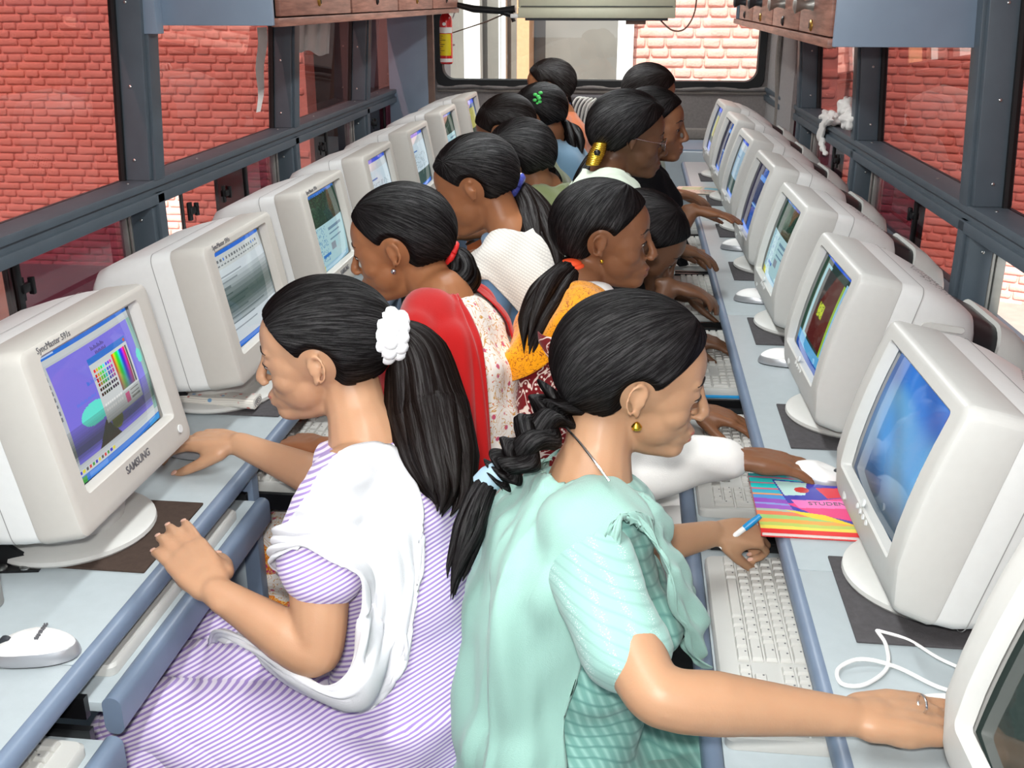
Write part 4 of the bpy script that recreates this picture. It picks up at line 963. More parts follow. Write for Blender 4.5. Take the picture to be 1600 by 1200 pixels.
def hairmat(name, rgb, rough=.30, spec=.085):
    m, nt, p = newmat(name); out = nt.nodes['Material Output']; nt.nodes.remove(p)
    a = nt.nodes.new('ShaderNodeAttribute'); a.attribute_name = 'strand'; tg = nt.nodes.new('ShaderNodeAttribute'); tg.attribute_name = 'tang'
    n = nt.nodes.new('ShaderNodeTexNoise'); n.inputs['Scale'].default_value = 3.4; n.inputs['Detail'].default_value = 8; n.inputs['Roughness'].default_value = .8
    nt.links.new(a.outputs['Vector'], n.inputs['Vector'])
    r = nt.nodes.new('ShaderNodeMix'); r.data_type = 'RGBA'; c = srgb(*rgb); r.inputs['A'].default_value = tuple(x*.4 for x in c[:3])+(1,); r.inputs['B'].default_value = tuple(x*1.6 for x in c[:3])+(1,)
    nt.links.new(n.outputs['Fac'], r.inputs['Factor'])
    d = nt.nodes.new('ShaderNodeBsdfDiffuse'); nt.links.new(r.outputs['Result'], d.inputs['Color'])
    b = nt.nodes.new('ShaderNodeBump'); b.inputs['Strength'].default_value = .55; b.inputs['Distance'].default_value = .0022
    nt.links.new(n.outputs['Fac'], b.inputs['Height'])
    g = nt.nodes.new('ShaderNodeBsdfAnisotropic'); g.inputs['Roughness'].default_value = rough; g.inputs['Anisotropy'].default_value = -.70
    nt.links.new(tg.outputs['Vector'], g.inputs['Tangent']); nt.links.new(b.outputs['Normal'], g.inputs['Normal'])
    rp = nt.nodes.new('ShaderNodeValToRGB'); rp.color_ramp.elements[0].position = .46; rp.color_ramp.elements[0].color = (.13, .13, .14, 1); rp.color_ramp.elements[1].position = .64; rp.color_ramp.elements[1].color = (1, 1, 1, 1)
    nt.links.new(n.outputs['Fac'], rp.inputs[0]); nt.links.new(rp.outputs[0], g.inputs['Color'])
    lw = nt.nodes.new('ShaderNodeFresnel'); lw.inputs['IOR'].default_value = 1.55; ml = nt.nodes.new('ShaderNodeMath'); ml.operation = 'MULTIPLY_ADD'; ml.inputs[1].default_value = .10; ml.inputs[2].default_value = spec-.02
    nt.links.new(lw.outputs[0], ml.inputs[0])
    mx = nt.nodes.new('ShaderNodeMixShader'); nt.links.new(ml.outputs[0], mx.inputs[0]); nt.links.new(d.outputs[0], mx.inputs[1]); nt.links.new(g.outputs[0], mx.inputs[2]); nt.links.new(mx.outputs[0], out.inputs[0]); return m
hairmat('hair_black', (13, 10, 10), .31, .085); hairmat('hair_brown', (21, 15, 13), .34, .075)
def sstep(x): x = np.clip(x, 0, 1); return x*x*(3-2*x)
def hair_cap(O, Rm, s, tie, m, parent, off, vol=1.0, nth=64, naz=80, line=0.0, ear=.033):
    """tie: head-local point where the hair is gathered"""
    c = V3(-.012, 0, .022); rad = V3(.108, .0850, .0945)*vol; p = nrm(np.array(tie)-c)
    e1 = nrm(np.cross(p, (0, 1, 0.01))); e2 = np.cross(p, e1); H = HairMB(); R = []; A = []
    for i in range(nth+1):
        th = math.pi*(.012+.976*i/nth); ring = []; ra = []
        for j in range(naz):
            ph = 2*math.pi*j/naz; d = p*math.cos(th)+(e1*math.cos(ph)+e2*math.sin(ph))*math.sin(th)
            r = 1/math.sqrt(((d/rad)**2).sum()); P = c+d*r
            g = (P[0]-.086-line)*.712-(P[2]-.064)*.702
            g = max(g, ear-math.hypot((P[0]+.003)*1.15, P[2]+.014)) if abs(P[1]) > .03 else g
            if P[2] < -.045: g = max(g, (-.045-P[2])*.9-.004)
            k = float(sstep((-g+.002)/.020)); sk = 1/math.sqrt(((d/(V3(.096, .074, .082)))**2).sum())
            rr = (sk*.90)*(1-k)+r*k
            # flow towards the tie: slight combed relief
            rr *= 1+.004*math.sin(ph*17+3*math.sin(th*2))*k
            ring.append(O+Rm@((c+d*rr)*s)); ra.append((math.cos(ph)*14, math.sin(ph)*14, th*.6))
        R.append(ring); A.append(ra)
    H.rings(R, A); return H.build('hair', m, parent, off)
def tail(H, path, rad, locks=9, seed=1, twist=.8, frizz=.12, sub=7, n=8):
    rg = random.Random(seed); P = catmull(path, sub); t = np.linspace(0, 1, len(P)); Rr = np.interp(t, np.linspace(0, 1, len(rad)), rad)
    T = [nrm(P[min(i+1, len(P)-1)]-P[max(i-1, 0)]) for i in range(len(P))]
    a = nrm(np.cross(T[0], (0.3, 1, .2))); fr = []
    for i in range(len(P)): a = nrm(a-np.dot(a, T[i])*T[i]); fr.append((a, np.cross(T[i], a)))
    for k in range(locks):
        al = 2*math.pi*k/max(1, locks-1) if k else 0; ro = (.62 if k else 0)*rg.uniform(.85, 1.12); tw = rg.uniform(-.3, .3)*twist+twist*.35; end = rg.uniform(.80, 1.0) if k else .97
        R = []; A = []; w1, w2 = rg.uniform(0, 6), rg.uniform(0, 6)
        m = max(6, int(len(P)*end))
        for i in range(m):
            u = i/(m-1); aa = al+tw*t[i]*5; rr = Rr[i]*ro*(1+frizz*math.sin(u*7+w1)); c = P[i]+(fr[i][0]*math.cos(aa)+fr[i][1]*math.sin(aa))*rr
            q = Rr[i]*(.52 if k else .75)*(1-.93*max(0, (u-.55)/.45)**1.6)*(1+frizz*.6*math.sin(u*9+w2))
            R.append([c+q*(math.cos(2*math.pi*j/n)*fr[i][0]+math.sin(2*math.pi*j/n)*fr[i][1]) for j in range(n)])
            A.append([(k*5.3+math.cos(2*math.pi*j/n)*1.6, math.sin(2*math.pi*j/n)*1.6, u*1.1) for j in range(n)])
        H.rings(R, A)
def wisps(H, pts, r=.0006, n=4):
    for P in pts:
        C = catmull(P, 6); R = []; A = []
        for i, p in enumerate(C):
            tt = nrm(C[min(i+1, len(C)-1)]-C[max(i-1, 0)]); a = nrm(np.cross(tt, (.3, .8, .5))); b = np.cross(tt, a)
            R.append([p+r*(math.cos(2*math.pi*j/n)*a+math.sin(2*math.pi*j/n)*b) for j in range(n)]); A.append([(0, 0, 0)]*n)
        H.rings(R, A)
def braid(H, path, r0, r1, turns, sub=26):
    P = catmull(path, sub); n = 10; N_ = len(P)
    T = [nrm(P[min(i+1, N_-1)]-P[max(i-1, 0)]) for i in range(N_)]; a = nrm(np.cross(T[0], (0.2, .1, 1))); fr = []
    for i in range(N_): a = nrm(a-np.dot(a, T[i])*T[i]); fr.append((a, np.cross(T[i], a)))
    for k in range(3):
        R = []; A = []
        for i in range(N_):
            u = i/(N_-1); rr = r0+(r1-r0)*u; ph = 2*math.pi*(turns*u+k/3)
            c = P[i]+fr[i][0]*rr*1.0*math.sin(ph)+fr[i][1]*rr*.62*math.sin(2*ph)
            R.append([c+rr*.95*(math.cos(2*math.pi*j/n)*fr[i][0]+math.sin(2*math.pi*j/n)*fr[i][1]) for j in range(n)])
            A.append([(k*7+math.cos(2*math.pi*j/n)*1.8, math.sin(2*math.pi*j/n)*1.8, u*3) for j in range(n)])
        H.rings(R, A)
# ---- cloth
def bvh_of(meshes):
    V, Fc = [], []
    for me in meshes:
        o = len(V); V += [tuple(v) for v in vco(me)]; Fc += [tuple(i+o for i in p.vertices) for p in me.polygons]
    return BVHTree.FromPolygons(V, Fc)
def cloth(name, rows, m, parent, off, tree=None, gap=.006, nu=40, nv=40, fold=None, thick=.002, relax=2, dip=True, uvscale=1.0):
    """rows: grid [i][j] of world control points -> smooth sheet kept outside the bodies in tree"""
    G = np.array(rows, float); a, b = G.shape[:2]
    def interp(Gr, axis_n):
        out = [catmull(list(Gr[i]), 24) for i in range(len(Gr))]; return np.array(out)
    A = interp(G, 0); idx = np.linspace(0, A.shape[1]-1, nv+1)
    lo = np.floor(idx).astype(int).clip(0, A.shape[1]-2); fr = (idx-lo)[None, :, None]; A = A[:, lo]*(1-fr)+A[:, lo+1]*fr
    B = np.array([catmull(list(A[:, j]), 24) for j in range(A.shape[1])]); idx = np.linspace(0, B.shape[1]-1, nu+1)
    lo = np.floor(idx).astype(int).clip(0, B.shape[1]-2); fr = (idx-lo)[None, :, None]; B = (B[:, lo]*(1-fr)+B[:, lo+1]*fr).transpose(1, 0, 2)   # nu+1, nv+1
    def normals(B):
        du = np.gradient(B, axis=0); dv = np.gradient(B, axis=1); n = np.cross(du, dv); return n/(np.linalg.norm(n, axis=2, keepdims=True)+1e-12)
    U, Vv = np.meshgrid(np.linspace(0, 1, nu+1), np.linspace(0, 1, nv+1), indexing='ij')
    for it in range(relax+1):
        if tree is not None:
            for i in range(nu+1):
                for j in range(nv+1):
                    p = Vector(B[i, j]); co, no, _, d = tree.find_nearest(p)
                    if co is None: continue
                    sd = (p-co).dot(no)
                    if sd < gap: B[i, j] = np.array(co+no*gap)
        if it < relax:
            C = B.copy(); C[1:-1, 1:-1] = (B[1:-1, 1:-1]*2+B[:-2, 1:-1]+B[2:, 1:-1]+B[1:-1, :-2]+B[1:-1, 2:])/6; B = C
    if fold is not None:
        n = normals(B); D = fold(U, Vv)[..., None]; B = B+n*D
        if tree is not None:
            for i in range(nu+1):
                for j in range(nv+1):
                    p = Vector(B[i, j]); co, no, _, d = tree.find_nearest(p)
                    if co is not None and (p-co).dot(no) < gap*.6: B[i, j] = np.array(co+no*gap*.6)
    me = bpy.data.meshes.new(name); w = nv+1
    me.from_pydata([tuple(p-off) for p in B.reshape(-1, 3)], [], [(i*w+j, i*w+j+1, (i+1)*w+j+1, (i+1)*w+j) for i in range(nu) for j in range(nv)]); me.update()
    uv = me.attributes.new('cloth', 'FLOAT_VECTOR', 'POINT'); uv.data.foreach_set('vector', np.stack([U, Vv, U*0], 2).astype(np.float32).ravel())
    me.polygons.foreach_set('use_smooth', [True]*len(me.polygons)); me.materials.append(MATS[m])
    o = link(name, me, parent); md = o.modifiers.new('thickness', 'SOLIDIFY'); md.thickness = thick; md.offset = 1.0
    return o
def fold_noise(V, amp, seeds, seed=0):
    rg = np.random.RandomState(seed); D = np.zeros(len(V))
    for (d, fq, am) in seeds:
        d = nrm(d); w = np.zeros(len(V))
        for _ in range(3):
            q = rg.randn(3); w += np.sin(V@q*rg.uniform(4, 9)+rg.uniform(0, 6))*.5
        s = np.sin((V@d)*fq+w*1.6); D += am*np.sign(s)*np.abs(s)**.8
    return D*amp
SKINS = {}
def skinmat(name, rgb, rough=.42):
    m, nt, p = newmat(name)
    tc = nt.nodes.new('ShaderNodeTexCoord'); n = nt.nodes.new('ShaderNodeTexNoise'); n.inputs['Scale'].default_value = 14; n.inputs['Detail'].default_value = 5
    nt.links.new(tc.outputs['Object'], n.inputs['Vector']); mx = nt.nodes.new('ShaderNodeMix'); mx.data_type = 'RGBA'; c = srgb(*rgb)
    mx.inputs['A'].default_value = (c[0]*.88, c[1]*.82, c[2]*.78, 1); mx.inputs['B'].default_value = (min(1, c[0]*1.1), min(1, c[1]*1.12), min(1, c[2]*1.12), 1)
    nt.links.new(n.outputs['Fac'], mx.inputs['Factor']); nt.links.new(mx.outputs['Result'], p.inputs['Base Color'])
    n2 = nt.nodes.new('ShaderNodeTexNoise'); n2.inputs['Scale'].default_value = 420; nt.links.new(tc.outputs['Object'], n2.inputs['Vector'])
    b = nt.nodes.new('ShaderNodeBump'); b.inputs['Strength'].default_value = .12; b.inputs['Distance'].default_value = .001; nt.links.new(n2.outputs['Fac'], b.inputs['Height']); nt.links.new(b.outputs['Normal'], p.inputs['Normal'])
    p.inputs['Roughness'].default_value = rough; p.inputs['Subsurface Weight'].default_value = .12; p.inputs['Subsurface Radius'].default_value = (.012, .005, .003); p.inputs['Subsurface Scale'].default_value = .5
    p.inputs['Specular IOR Level'].default_value = .35; return m
skinmat('skin_light', (188, 145, 114)); skinmat('skin_tan', (178, 138, 108)); skinmat('skin_mid', (158, 106, 72)); skinmat('skin_deep', (130, 88, 62)); skinmat('skin_dark', (104, 72, 52))
mat('lip_rose', (160, 96, 84), .4, var=.05); mat('lip_dark', (112, 66, 60), .4, var=.05); mat('nail', (214, 168, 148), .3, var=.03)
mat('eye_white', (190, 182, 172), .2, var=.02); mat('eye_iris', (26, 18, 14), .12, var=.05); mat('brow', (30, 24, 22), .7, var=.1)
def face_parts(root, O, Rm, s, off, skin, lid=.6, lips='lip_rose', body=None):
    tree = bvh_of([body]); fw = Rm[:, 0]
    def on(y, z, lift=0.0):
        o = O+Rm@(V3(.16, y, z)*s)-off; co, no, _, d = tree.ray_cast(Vector(o), Vector(-fw), .2)
        return (np.array(co)+fw*lift*s) if co is not None else O+Rm@(V3(.08, y, z)*s)-off
    for q in (-1, 1):
        c = on(q*.0315, -.0045)
        e = MB().ellipsoid(c-fw*.0098*s, np.array((.0108, .0118, .0060))*s, 16, 10, Rm).build('eye', 'eye_white', root, smooth=180)
        MB().ellipsoid(c-fw*.0038*s, np.array((.0054, .0088, .0058))*s, 12, 8, Rm).build('iris', 'eye_iris', e, smooth=180)
        MB().tube([on(q*(.0315+.0135*t), .0012-.0035*t*t-.0015*t, .0004) for t in np.linspace(-1, 1, 9)], [.0006*s]+[.0012*s]*7+[.0006*s], 6).build('eyelashes', 'brow', root)
        MB().tube([on(q*(.030+.0185*t), .0190+.004*(1-t*t)-.002*t, .0002) for t in np.linspace(-1, 1, 9)], [.0014*s, .0021*s, .0023*s, .0023*s, .0021*s, .0019*s, .0016*s, .0012*s, .0008*s], 6).build('eyebrow', 'brow', root)
    for nm, z, w, h in (('upper_lip', -.0608, .0185, .0048), ('lower_lip', -.0722, .0155, .0054)):
        c = on(0, z); MB().ellipsoid(c-fw*.0070*s, np.array((.0078, w, h))*s, 16, 8, Rm).build(nm, lips, root, smooth=180)
PEOPLE = {}
def person(key, label, hip, N, face, pitch, O, body_dir, skin, voxel=.005, hs=1.0, ts=.93, arms=None, sleeve=.5, kurta='plain', kvox=.0075, legs=None, trousers=None, skirt=True, sleeve_m=None, sh_w=.160, folds=None, neck_r=.046, lips='lip_rose', roll=0.0, sh_drop=.045, sh=None, kfold=.004, faceon=True, arm_r=1.0, tail_drop=.25):
    hip, N, O = (np.array(q, float) for q in (hip, N, O)); hip[2] = min(.56, max(.49, N[2]-.50))
    f0 = nrm((body_dir[0], body_dir[1], 0)); l0 = np.cross((0, 0, 1), f0)
    off = V3(hip[0], hip[1], 0)
    Rm = head_frame(face, pitch, roll)
    B = MB(); K = MB()
    R, f, l, ax = torso_rings(hip, N, l0, -.006, ts); B.rings(R)
    Rk, *_ = torso_rings(hip, N, l0, .010, ts); K.rings(Rk)
    nb = O+Rm@(V3(-.030, 0, -.055)*hs)
    limb(B, [N-ax*.05, N+ax*.01, N+(nb-N)*.55, nb, O+Rm@(V3(-.015, 0, 0)*hs)], [.075, .058, neck_r*.96, neck_r*.96, .05])
    add_head(B, O, Rm, hs)
    SH = {}
    for sd, q in (('L', 1), ('R', -1)):
        S_ = N+l*q*sh_w*ts*1.04-ax*sh_drop*ts+f*.01
        if sh and sd in sh: S_ = np.array(sh[sd], float)
        SH[sd] = S_
        capsule(B, [N-ax*.02+l*q*.03, N-ax*.018+l*q*.09*ts, S_], [.052*ts, .050*ts, .046*ts], 14)
        capsule(K, [N-ax*.03+l*q*.035, N-ax*.022+l*q*.09*ts, S_], [.056*ts, .054*ts, .054*ts], 14)
        B.ellipsoid(N-ax*.165*ts+f*.062*ts+l*q*.070*ts, (.055*ts, .058*ts, .058*ts), 14, 10); K.ellipsoid(N-ax*.165*ts+f*.068*ts+l*q*.070*ts, (.060*ts, .064*ts, .064*ts), 14, 10)
    nails = []; SLS = {}
    for sd, A in (arms or {}).items():
        S_, E_, W_ = SH[sd], np.array(A['el'], float), np.array(A['wr'], float); ar = arm_r*A.get('r', 1.0); bs = .78 if A.get('sleeve', sleeve) > 1.2 else 1.0
        limb(B, [S_, S_+(E_-S_)*.5, E_+(S_-E_)*.08, E_+(W_-E_)*.10, E_+(W_-E_)*.32, E_+(W_-E_)*.72, W_], [.044*ar*bs, .041*ar*bs, .0345*ar*bs, .0345*ar*bs, .0355*ar*bs, .0265*ar, .0215*ar])
        if A.get('hand', True):
            q = 1 if sd == 'L' else -1
            add_hand(B, W_+nrm(np.array(A['dir']))*.008, A['dir'], A['back'], A.get('ty', -1 if sd == 'L' else 1), A.get('sz', .95), A.get('curl', (.25, .35, .3)), A.get('spread', .06), A.get('thumb', (.55, .35)), nails if voxel < .004 else None, A.get('fcurl'))
        sl = A.get('sleeve', sleeve)
        T = SLS.setdefault(sd, MB()) if sleeve_m else K
        if sl <= 1: 
            e = S_+(E_-S_)*sl; limb(T, [S_, S_+(e-S_)*.5, e], [.053*ar, .052*ar, .053*ar*(1.02 if sl < .8 else .9)], 18)
        else:
            e = E_+(W_-E_)*(sl-1); limb(T, [S_, S_+(E_-S_)*.5, E_+(S_-E_)*.08, E_+(W_-E_)*.10, E_+(e-E_)*.5, e], [.054*ar, .050*ar, .046*ar, .045*ar, .042*ar, .035*ar], 18)
    # legs under the desk
    kn = {}
    G = legs or {}
    for sd, q in (('L', 1), ('R', -1)):
        k_ = np.array(G.get('k'+sd, V3(*(hip+f0*.42*ts+l0*q*.10)[:2], .475)), float); ft = np.array(G.get('f'+sd, (k_[0]-f0[0]*.03, k_[1]-f0[1]*.03, .06)), float); kn[sd] = k_
        h_ = hip+l*q*.085*ts-V3(0, 0, .02)
        limb(B, [h_, (h_+k_)/2, k_, (k_+ft)/2, ft], [.078*ts, .070*ts, .055*ts, .050*ts, .036*ts]); capsule(B, [ft, ft+f0*.08-V3(0, 0, .025), ft+f0*.15-V3(0, 0, .032)], [.034, .030, .022], 12)
        if skirt: limb(K, [h_, (h_+k_)/2, k_, k_+V3(0, 0, -.10), k_+V3(0, 0, -.02)*0+V3(-f0[0]*.02, -f0[1]*.02, -tail_drop)], [.105*ts, .098*ts, .085*ts, .088*ts, .092*ts])
        else: limb(K, [h_, h_+(k_-h_)*.55], [.1*ts, .085*ts])
    if skirt:
        mid = (kn['L']+kn['R'])/2; limb(K, [hip-V3(0, 0, .02), (hip+mid)/2, mid+V3(0, 0, -.005), mid+V3(0, 0, -.2)], [.11*ts, .095*ts, .08*ts, .085*ts])
        K.rings([[p+V3(0, 0, dz)+f0*fo for p in Rk[1]] for dz, fo in ((.06, 0), (-.08, -.01), (-.20, -.015))])
    body = remesh(B, voxel, 8 if voxel < .004 else 5, 'person')
    body.materials.append(MATS[skin])
    setco(body, vco(body)-off); root = link('person', body, None, tuple(off)); tag(root, label, 'person')
    km = remesh(K, kvox, 6, 'kurta'); km.materials.append(MATS[kurta])
    V = vco(km); n = vno(km)
    fd = folds or [((.3, .2, 1), 60, 1.0), ((1, .5, .4), 42, .8), (tuple(ax*.6+l), 75, .6)]
    V = V+n*np.clip(fold_noise(V, kfold, fd, len(key)), -.012, .012)[:, None]
    setco(km, V-off); ko = link('kurta', km, root)
    s2 = []
    for SL in SLS.values():
        sm_ = remesh(SL, kvox*.8, 4, 'sleeve'); sm_.materials.append(MATS[sleeve_m]); V = vco(sm_); V = V+vno(sm_)*np.clip(fold_noise(V, kfold*.8, fd, 5), -.01, .01)[:, None]; setco(sm_, V-off); link('sleeve', sm_, root); q_ = sm_.copy(); setco(q_, V); s2.append(q_)
    if trousers:
        T = MB()
        for sd, q in (('L', 1), ('R', -1)):
            k_ = kn[sd]; ft = np.array(G.get('f'+sd, (k_[0]-f0[0]*.03, k_[1]-f0[1]*.03, .06)), float); h_ = hip+l*q*.085*ts-V3(0, 0, .02)
            limb(T, [h_, (h_+k_)/2, k_, (k_*.5+ft*.5), ft+V3(0, 0, .03)], [.098*ts, .092*ts, .082*ts, .075*ts, .05*ts])
        tm = remesh(T, .009, 5, 'trousers'); tm.materials.append(MATS[trousers]); V = vco(tm); V = V+vno(tm)*np.clip(fold_noise(V, .006, [((.2, .3, 1), 55, 1), ((1, .2, .5), 48, .8)], 3), -.012, .012)[:, None]; setco(tm, V-off); link('trousers', tm, root)
    for (p, t, nb_, w) in nails:
        y = np.cross(nb_, t); MB().ellipsoid(p-off, (w*1.15, w*.80, w*.28), 10, 6, np.stack([t, y, nb_], 1)).build('fingernail', 'nail', root, smooth=180)
    if faceon: face_parts(root, O, Rm, hs, off, skin, lips=lips, body=body)
    bm_ = body.copy(); setco(bm_, vco(body)+off); k2 = km.copy(); setco(k2, vco(km)+off)
    d = dict(root=root, off=off, Rm=Rm, O=O, hs=hs, N=N, f=f, l=l, ax=ax, f0=f0, l0=l0, hip=hip, body=bm_, kurta=k2, SH=SH, kn=kn)
    d['sl'] = s2
    d['tree'] = lambda kk=d: bvh_of([kk['kurta'], kk['body']]+kk['sl'])
    PEOPLE[key] = d; return d
def loc_of(P, p):   # world -> head local
    return P['Rm'].T@((np.array(p, float)-P['O']))/P['hs']
def chest(P, f, l, u, hang=0.0):
    """chest frame point: forward, left, up from the base of the neck; hang mixes the spine axis with the vertical"""
    a = nrm(P['ax']*(1-hang)+V3(0, 0, 1)*hang); return P['N']+P['f']*f+P['l']*l+a*u

def sf(P, u, v, k=None, lift=.006, tree=None):
    """point on the clothed surface that lies in direction (u,v), lifted off it; falls back to distance k"""
    t = tree or P['_t']; d = nrm(ray(u, v)); co, no, _, ds = t.ray_cast(Vector(CAM), Vector(d))
    if co is None or (k is not None and abs(ds*float(d@C_FW)-k) > .16): return at(u, v, k)
    if no.dot(Vector(d)) > 0: no = -no
    return np.array(co)+np.array(no)*lift
def cape(P, q, m, front=.2, sh=.09, back=.45, open_back=False, name='dupatta', gap=.007, nu=56, nv=40, fa=.005, seed=0, far=True):
    """scarf laid round the neck and over the shoulders; q=+1 when the left shoulder is the draped one"""
    C = lambda f, l, u, h=0.0: chest(P, f, l*q, u, h)
    fr = front
    rows = [[C(.075, -.07, -.03), C(.11, -.07, -.03-fr*.2), C(.14, -.06, -.03-fr*.5), C(.15, -.04, -.03-fr*.8), C(.15, -.02, -.03-fr)],
            [C(.095, 0, -.055), C(.13, .01, -.055-fr*.2), C(.15, .03, -.055-fr*.5), C(.155, .05, -.055-fr*.8), C(.15, .06, -.055-fr)],
            [C(.075, .055, -.015), C(.10, .10, -.045), C(.11, .135, -.04-fr*.4), C(.115, .155, -.04-fr*.7), C(.11, .165, -.04-fr)],
            [C(.02, .075, .02), C(.03, .13, .012), C(.03, .185, -.02), C(.025, .205, -.02-sh*.5), C(.02, .215, -.02-sh)],
            [C(-.035, .065, .025), C(-.06, .12, .0), C(-.085, .17, -.05), C(-.09, .20, -.05-(back+sh)*.25, .3), C(-.09, .21, -.05-(back+sh)*.5, .6)],
            [C(-.062, .035, .03), C(-.10, .07, -.02), C(-.135, .115, -.10), C(-.15, .15, -.05-back*.55, .4), C(-.15, .17, -.05-back, .7)],
            [C(-.068, 0, .03), C(-.108, .01, -.03), C(-.145, .04, -.12), C(-.165, .07, -.05-back*.55, .4), C(-.17, .09, -.05-back, .7)]]
    if far: rows += [[C(-.055, -.045, .02), C(-.095, -.06, -.03), C(-.13, -.06, -.12), C(-.155, -.04, -.05-back*.55, .4), C(-.17, -.02, -.05-back, .7)],
            [C(-.02, -.08, .015), C(-.05, -.12, -.01), C(-.08, -.13, -.09), C(-.12, -.12, -.05-back*.5, .4), C(-.14, -.10, -.05-back*.9, .7)]]
    if open_back: rows = rows[:6]; rows[5] = [C(-.045, .055, .028), C(-.08, .10, -.01), C(-.11, .15, -.09), C(-.12, .17, -.05-back*.55, .4), C(-.12, .17, -.05-back, .7)]
    P['_t'] = P['tree']()
    return cloth(name, rows, m, P['root'], P['off'], P['_t'], gap, nu, nv, lambda u, v: (fa*np.sin(u*34+v*4+seed)+fa*.7*np.sin(u*57-v*7+seed))*np.clip(.25+v, 0, 1)+fa*np.sin(v*26+u*3)*np.exp(-((u-.12)/.16)**2))
def band(P, c0, axis, r, tube, m, name='hair_band'):
    ax = nrm(axis); a = nrm(np.cross(ax, (0.2, .3, 1))); b = np.cross(ax, a); c0 = np.array(c0)-P['off']
    pts = [c0+(a*math.cos(t)+b*math.sin(t))*r for t in np.linspace(0, 2*math.pi, 21)]
    return MB().tube(pts, tube, 8).build(name, m, P['root'], smooth=180)
# ================================================================== cloth materials
def fabric(name, rgb, rough=.85, bump=.25, bscale=700, var=.05, trans=0.0):
    m = mat(name, rgb, rough, var=var, scale=8, bump=bump, bscale=bscale, spec=.15, sheen=.25)
    if trans:
        nt = m.node_tree; p = nt.nodes['Principled BSDF']; out = nt.nodes['Material Output']
        t = nt.nodes.new('ShaderNodeBsdfTranslucent'); t.inputs[0].default_value = srgb(*rgb); mx = nt.nodes.new('ShaderNodeMixShader'); mx.inputs[0].default_value = trans
        nt.links.new(p.outputs[0], mx.inputs[1]); nt.links.new(t.outputs[0], mx.inputs[2]); nt.links.new(mx.outputs[0], out.inputs[0])
    return m
def vmath(nt, op, a, b=None):
    n = nt.nodes.new('ShaderNodeVectorMath'); n.operation = op; nt.links.new(a, n.inputs[0])
    if b is not None:
        if isinstance(b, tuple): n.inputs[1].default_value = b
        else: nt.links.new(b, n.inputs[1])
    return n
def fmath(nt, op, a, b=None):
    n = nt.nodes.new('ShaderNodeMath'); n.operation = op
    for i, x in enumerate((a, b)):
        if x is None: continue
        if isinstance(x, (int, float)): n.inputs[i].default_value = x
        else: nt.links.new(x, n.inputs[i])
    return n.outputs[0]
def patterned(name, base, build, rough=.85):
    """build(nt, objcoord, ramp_mix) -> list of (factor socket, rgb)"""
    m, nt, p = newmat(name); p.inputs['Roughness'].default_value = rough; p.inputs['Specular IOR Level'].default_value = .15; p.inputs['Sheen Weight'].default_value = .2
    tc = nt.nodes.new('ShaderNodeTexCoord'); co = tc.outputs['Object']
    cur = None
    rgbn = nt.nodes.new('ShaderNodeRGB'); rgbn.outputs[0].default_value = srgb(*base); cur = rgbn.outputs[0]
    for fac, rgb in build(nt, co):
        mx = nt.nodes.new('ShaderNodeMix'); mx.data_type = 'RGBA'; nt.links.new(fac, mx.inputs['Factor']); nt.links.new(cur, mx.inputs['A']); mx.inputs['B'].default_value = srgb(*rgb); cur = mx.outputs['Result']
    nt.links.new(cur, p.inputs['Base Color'])
    n2 = nt.nodes.new('ShaderNodeTexNoise'); n2.inputs['Scale'].default_value = 700; nt.links.new(co, n2.inputs['Vector'])
    b = nt.nodes.new('ShaderNodeBump'); b.inputs['Strength'].default_value = .2; b.inputs['Distance'].default_value = .002; nt.links.new(n2.outputs['Fac'], b.inputs['Height']); nt.links.new(b.outputs['Normal'], p.inputs['Normal'])
    return m
def stripe_fac(nt, co, d, period, duty=.5, soft=.12, wob=.15):
    dn = nrm(d); dp = vmath(nt, 'DOT_PRODUCT', co, tuple(dn/period)).outputs['Value']
    n = nt.nodes.new('ShaderNodeTexNoise'); n.inputs['Scale'].default_value = 5; nt.links.new(co, n.inputs['Vector'])
    dp = fmath(nt, 'ADD', dp, fmath(nt, 'MULTIPLY', n.outputs['Fac'], wob*10))
    fr = fmath(nt, 'FRACT', dp); tri = fmath(nt, 'ABSOLUTE', fmath(nt, 'SUBTRACT', fr, .5))
    r = nt.nodes.new('ShaderNodeMapRange'); nt.links.new(tri, r.inputs['Value']); r.inputs['From Min'].default_value = duty/2-soft/2; r.inputs['From Max'].default_value = duty/2+soft/2; r.inputs['To Min'].default_value = 1; r.inputs['To Max'].default_value = 0
    return r.outputs[0]
def voro_fac(nt, co, scale, lo, hi, feature='F1', inv=False, seed=(0, 0, 0)):
    ad = vmath(nt, 'ADD', co, seed); v = nt.nodes.new('ShaderNodeTexVoronoi'); v.feature = feature; v.inputs['Scale'].default_value = scale; nt.links.new(ad.outputs[0], v.inputs['Vector'])
    r = nt.nodes.new('ShaderNodeMapRange'); nt.links.new(v.outputs['Distance'], r.inputs['Value']); r.inputs['From Min'].default_value = lo; r.inputs['From Max'].default_value = hi; r.inputs['To Min'].default_value = 0 if inv else 1; r.inputs['To Max'].default_value = 1 if inv else 0
    return r.outputs[0]
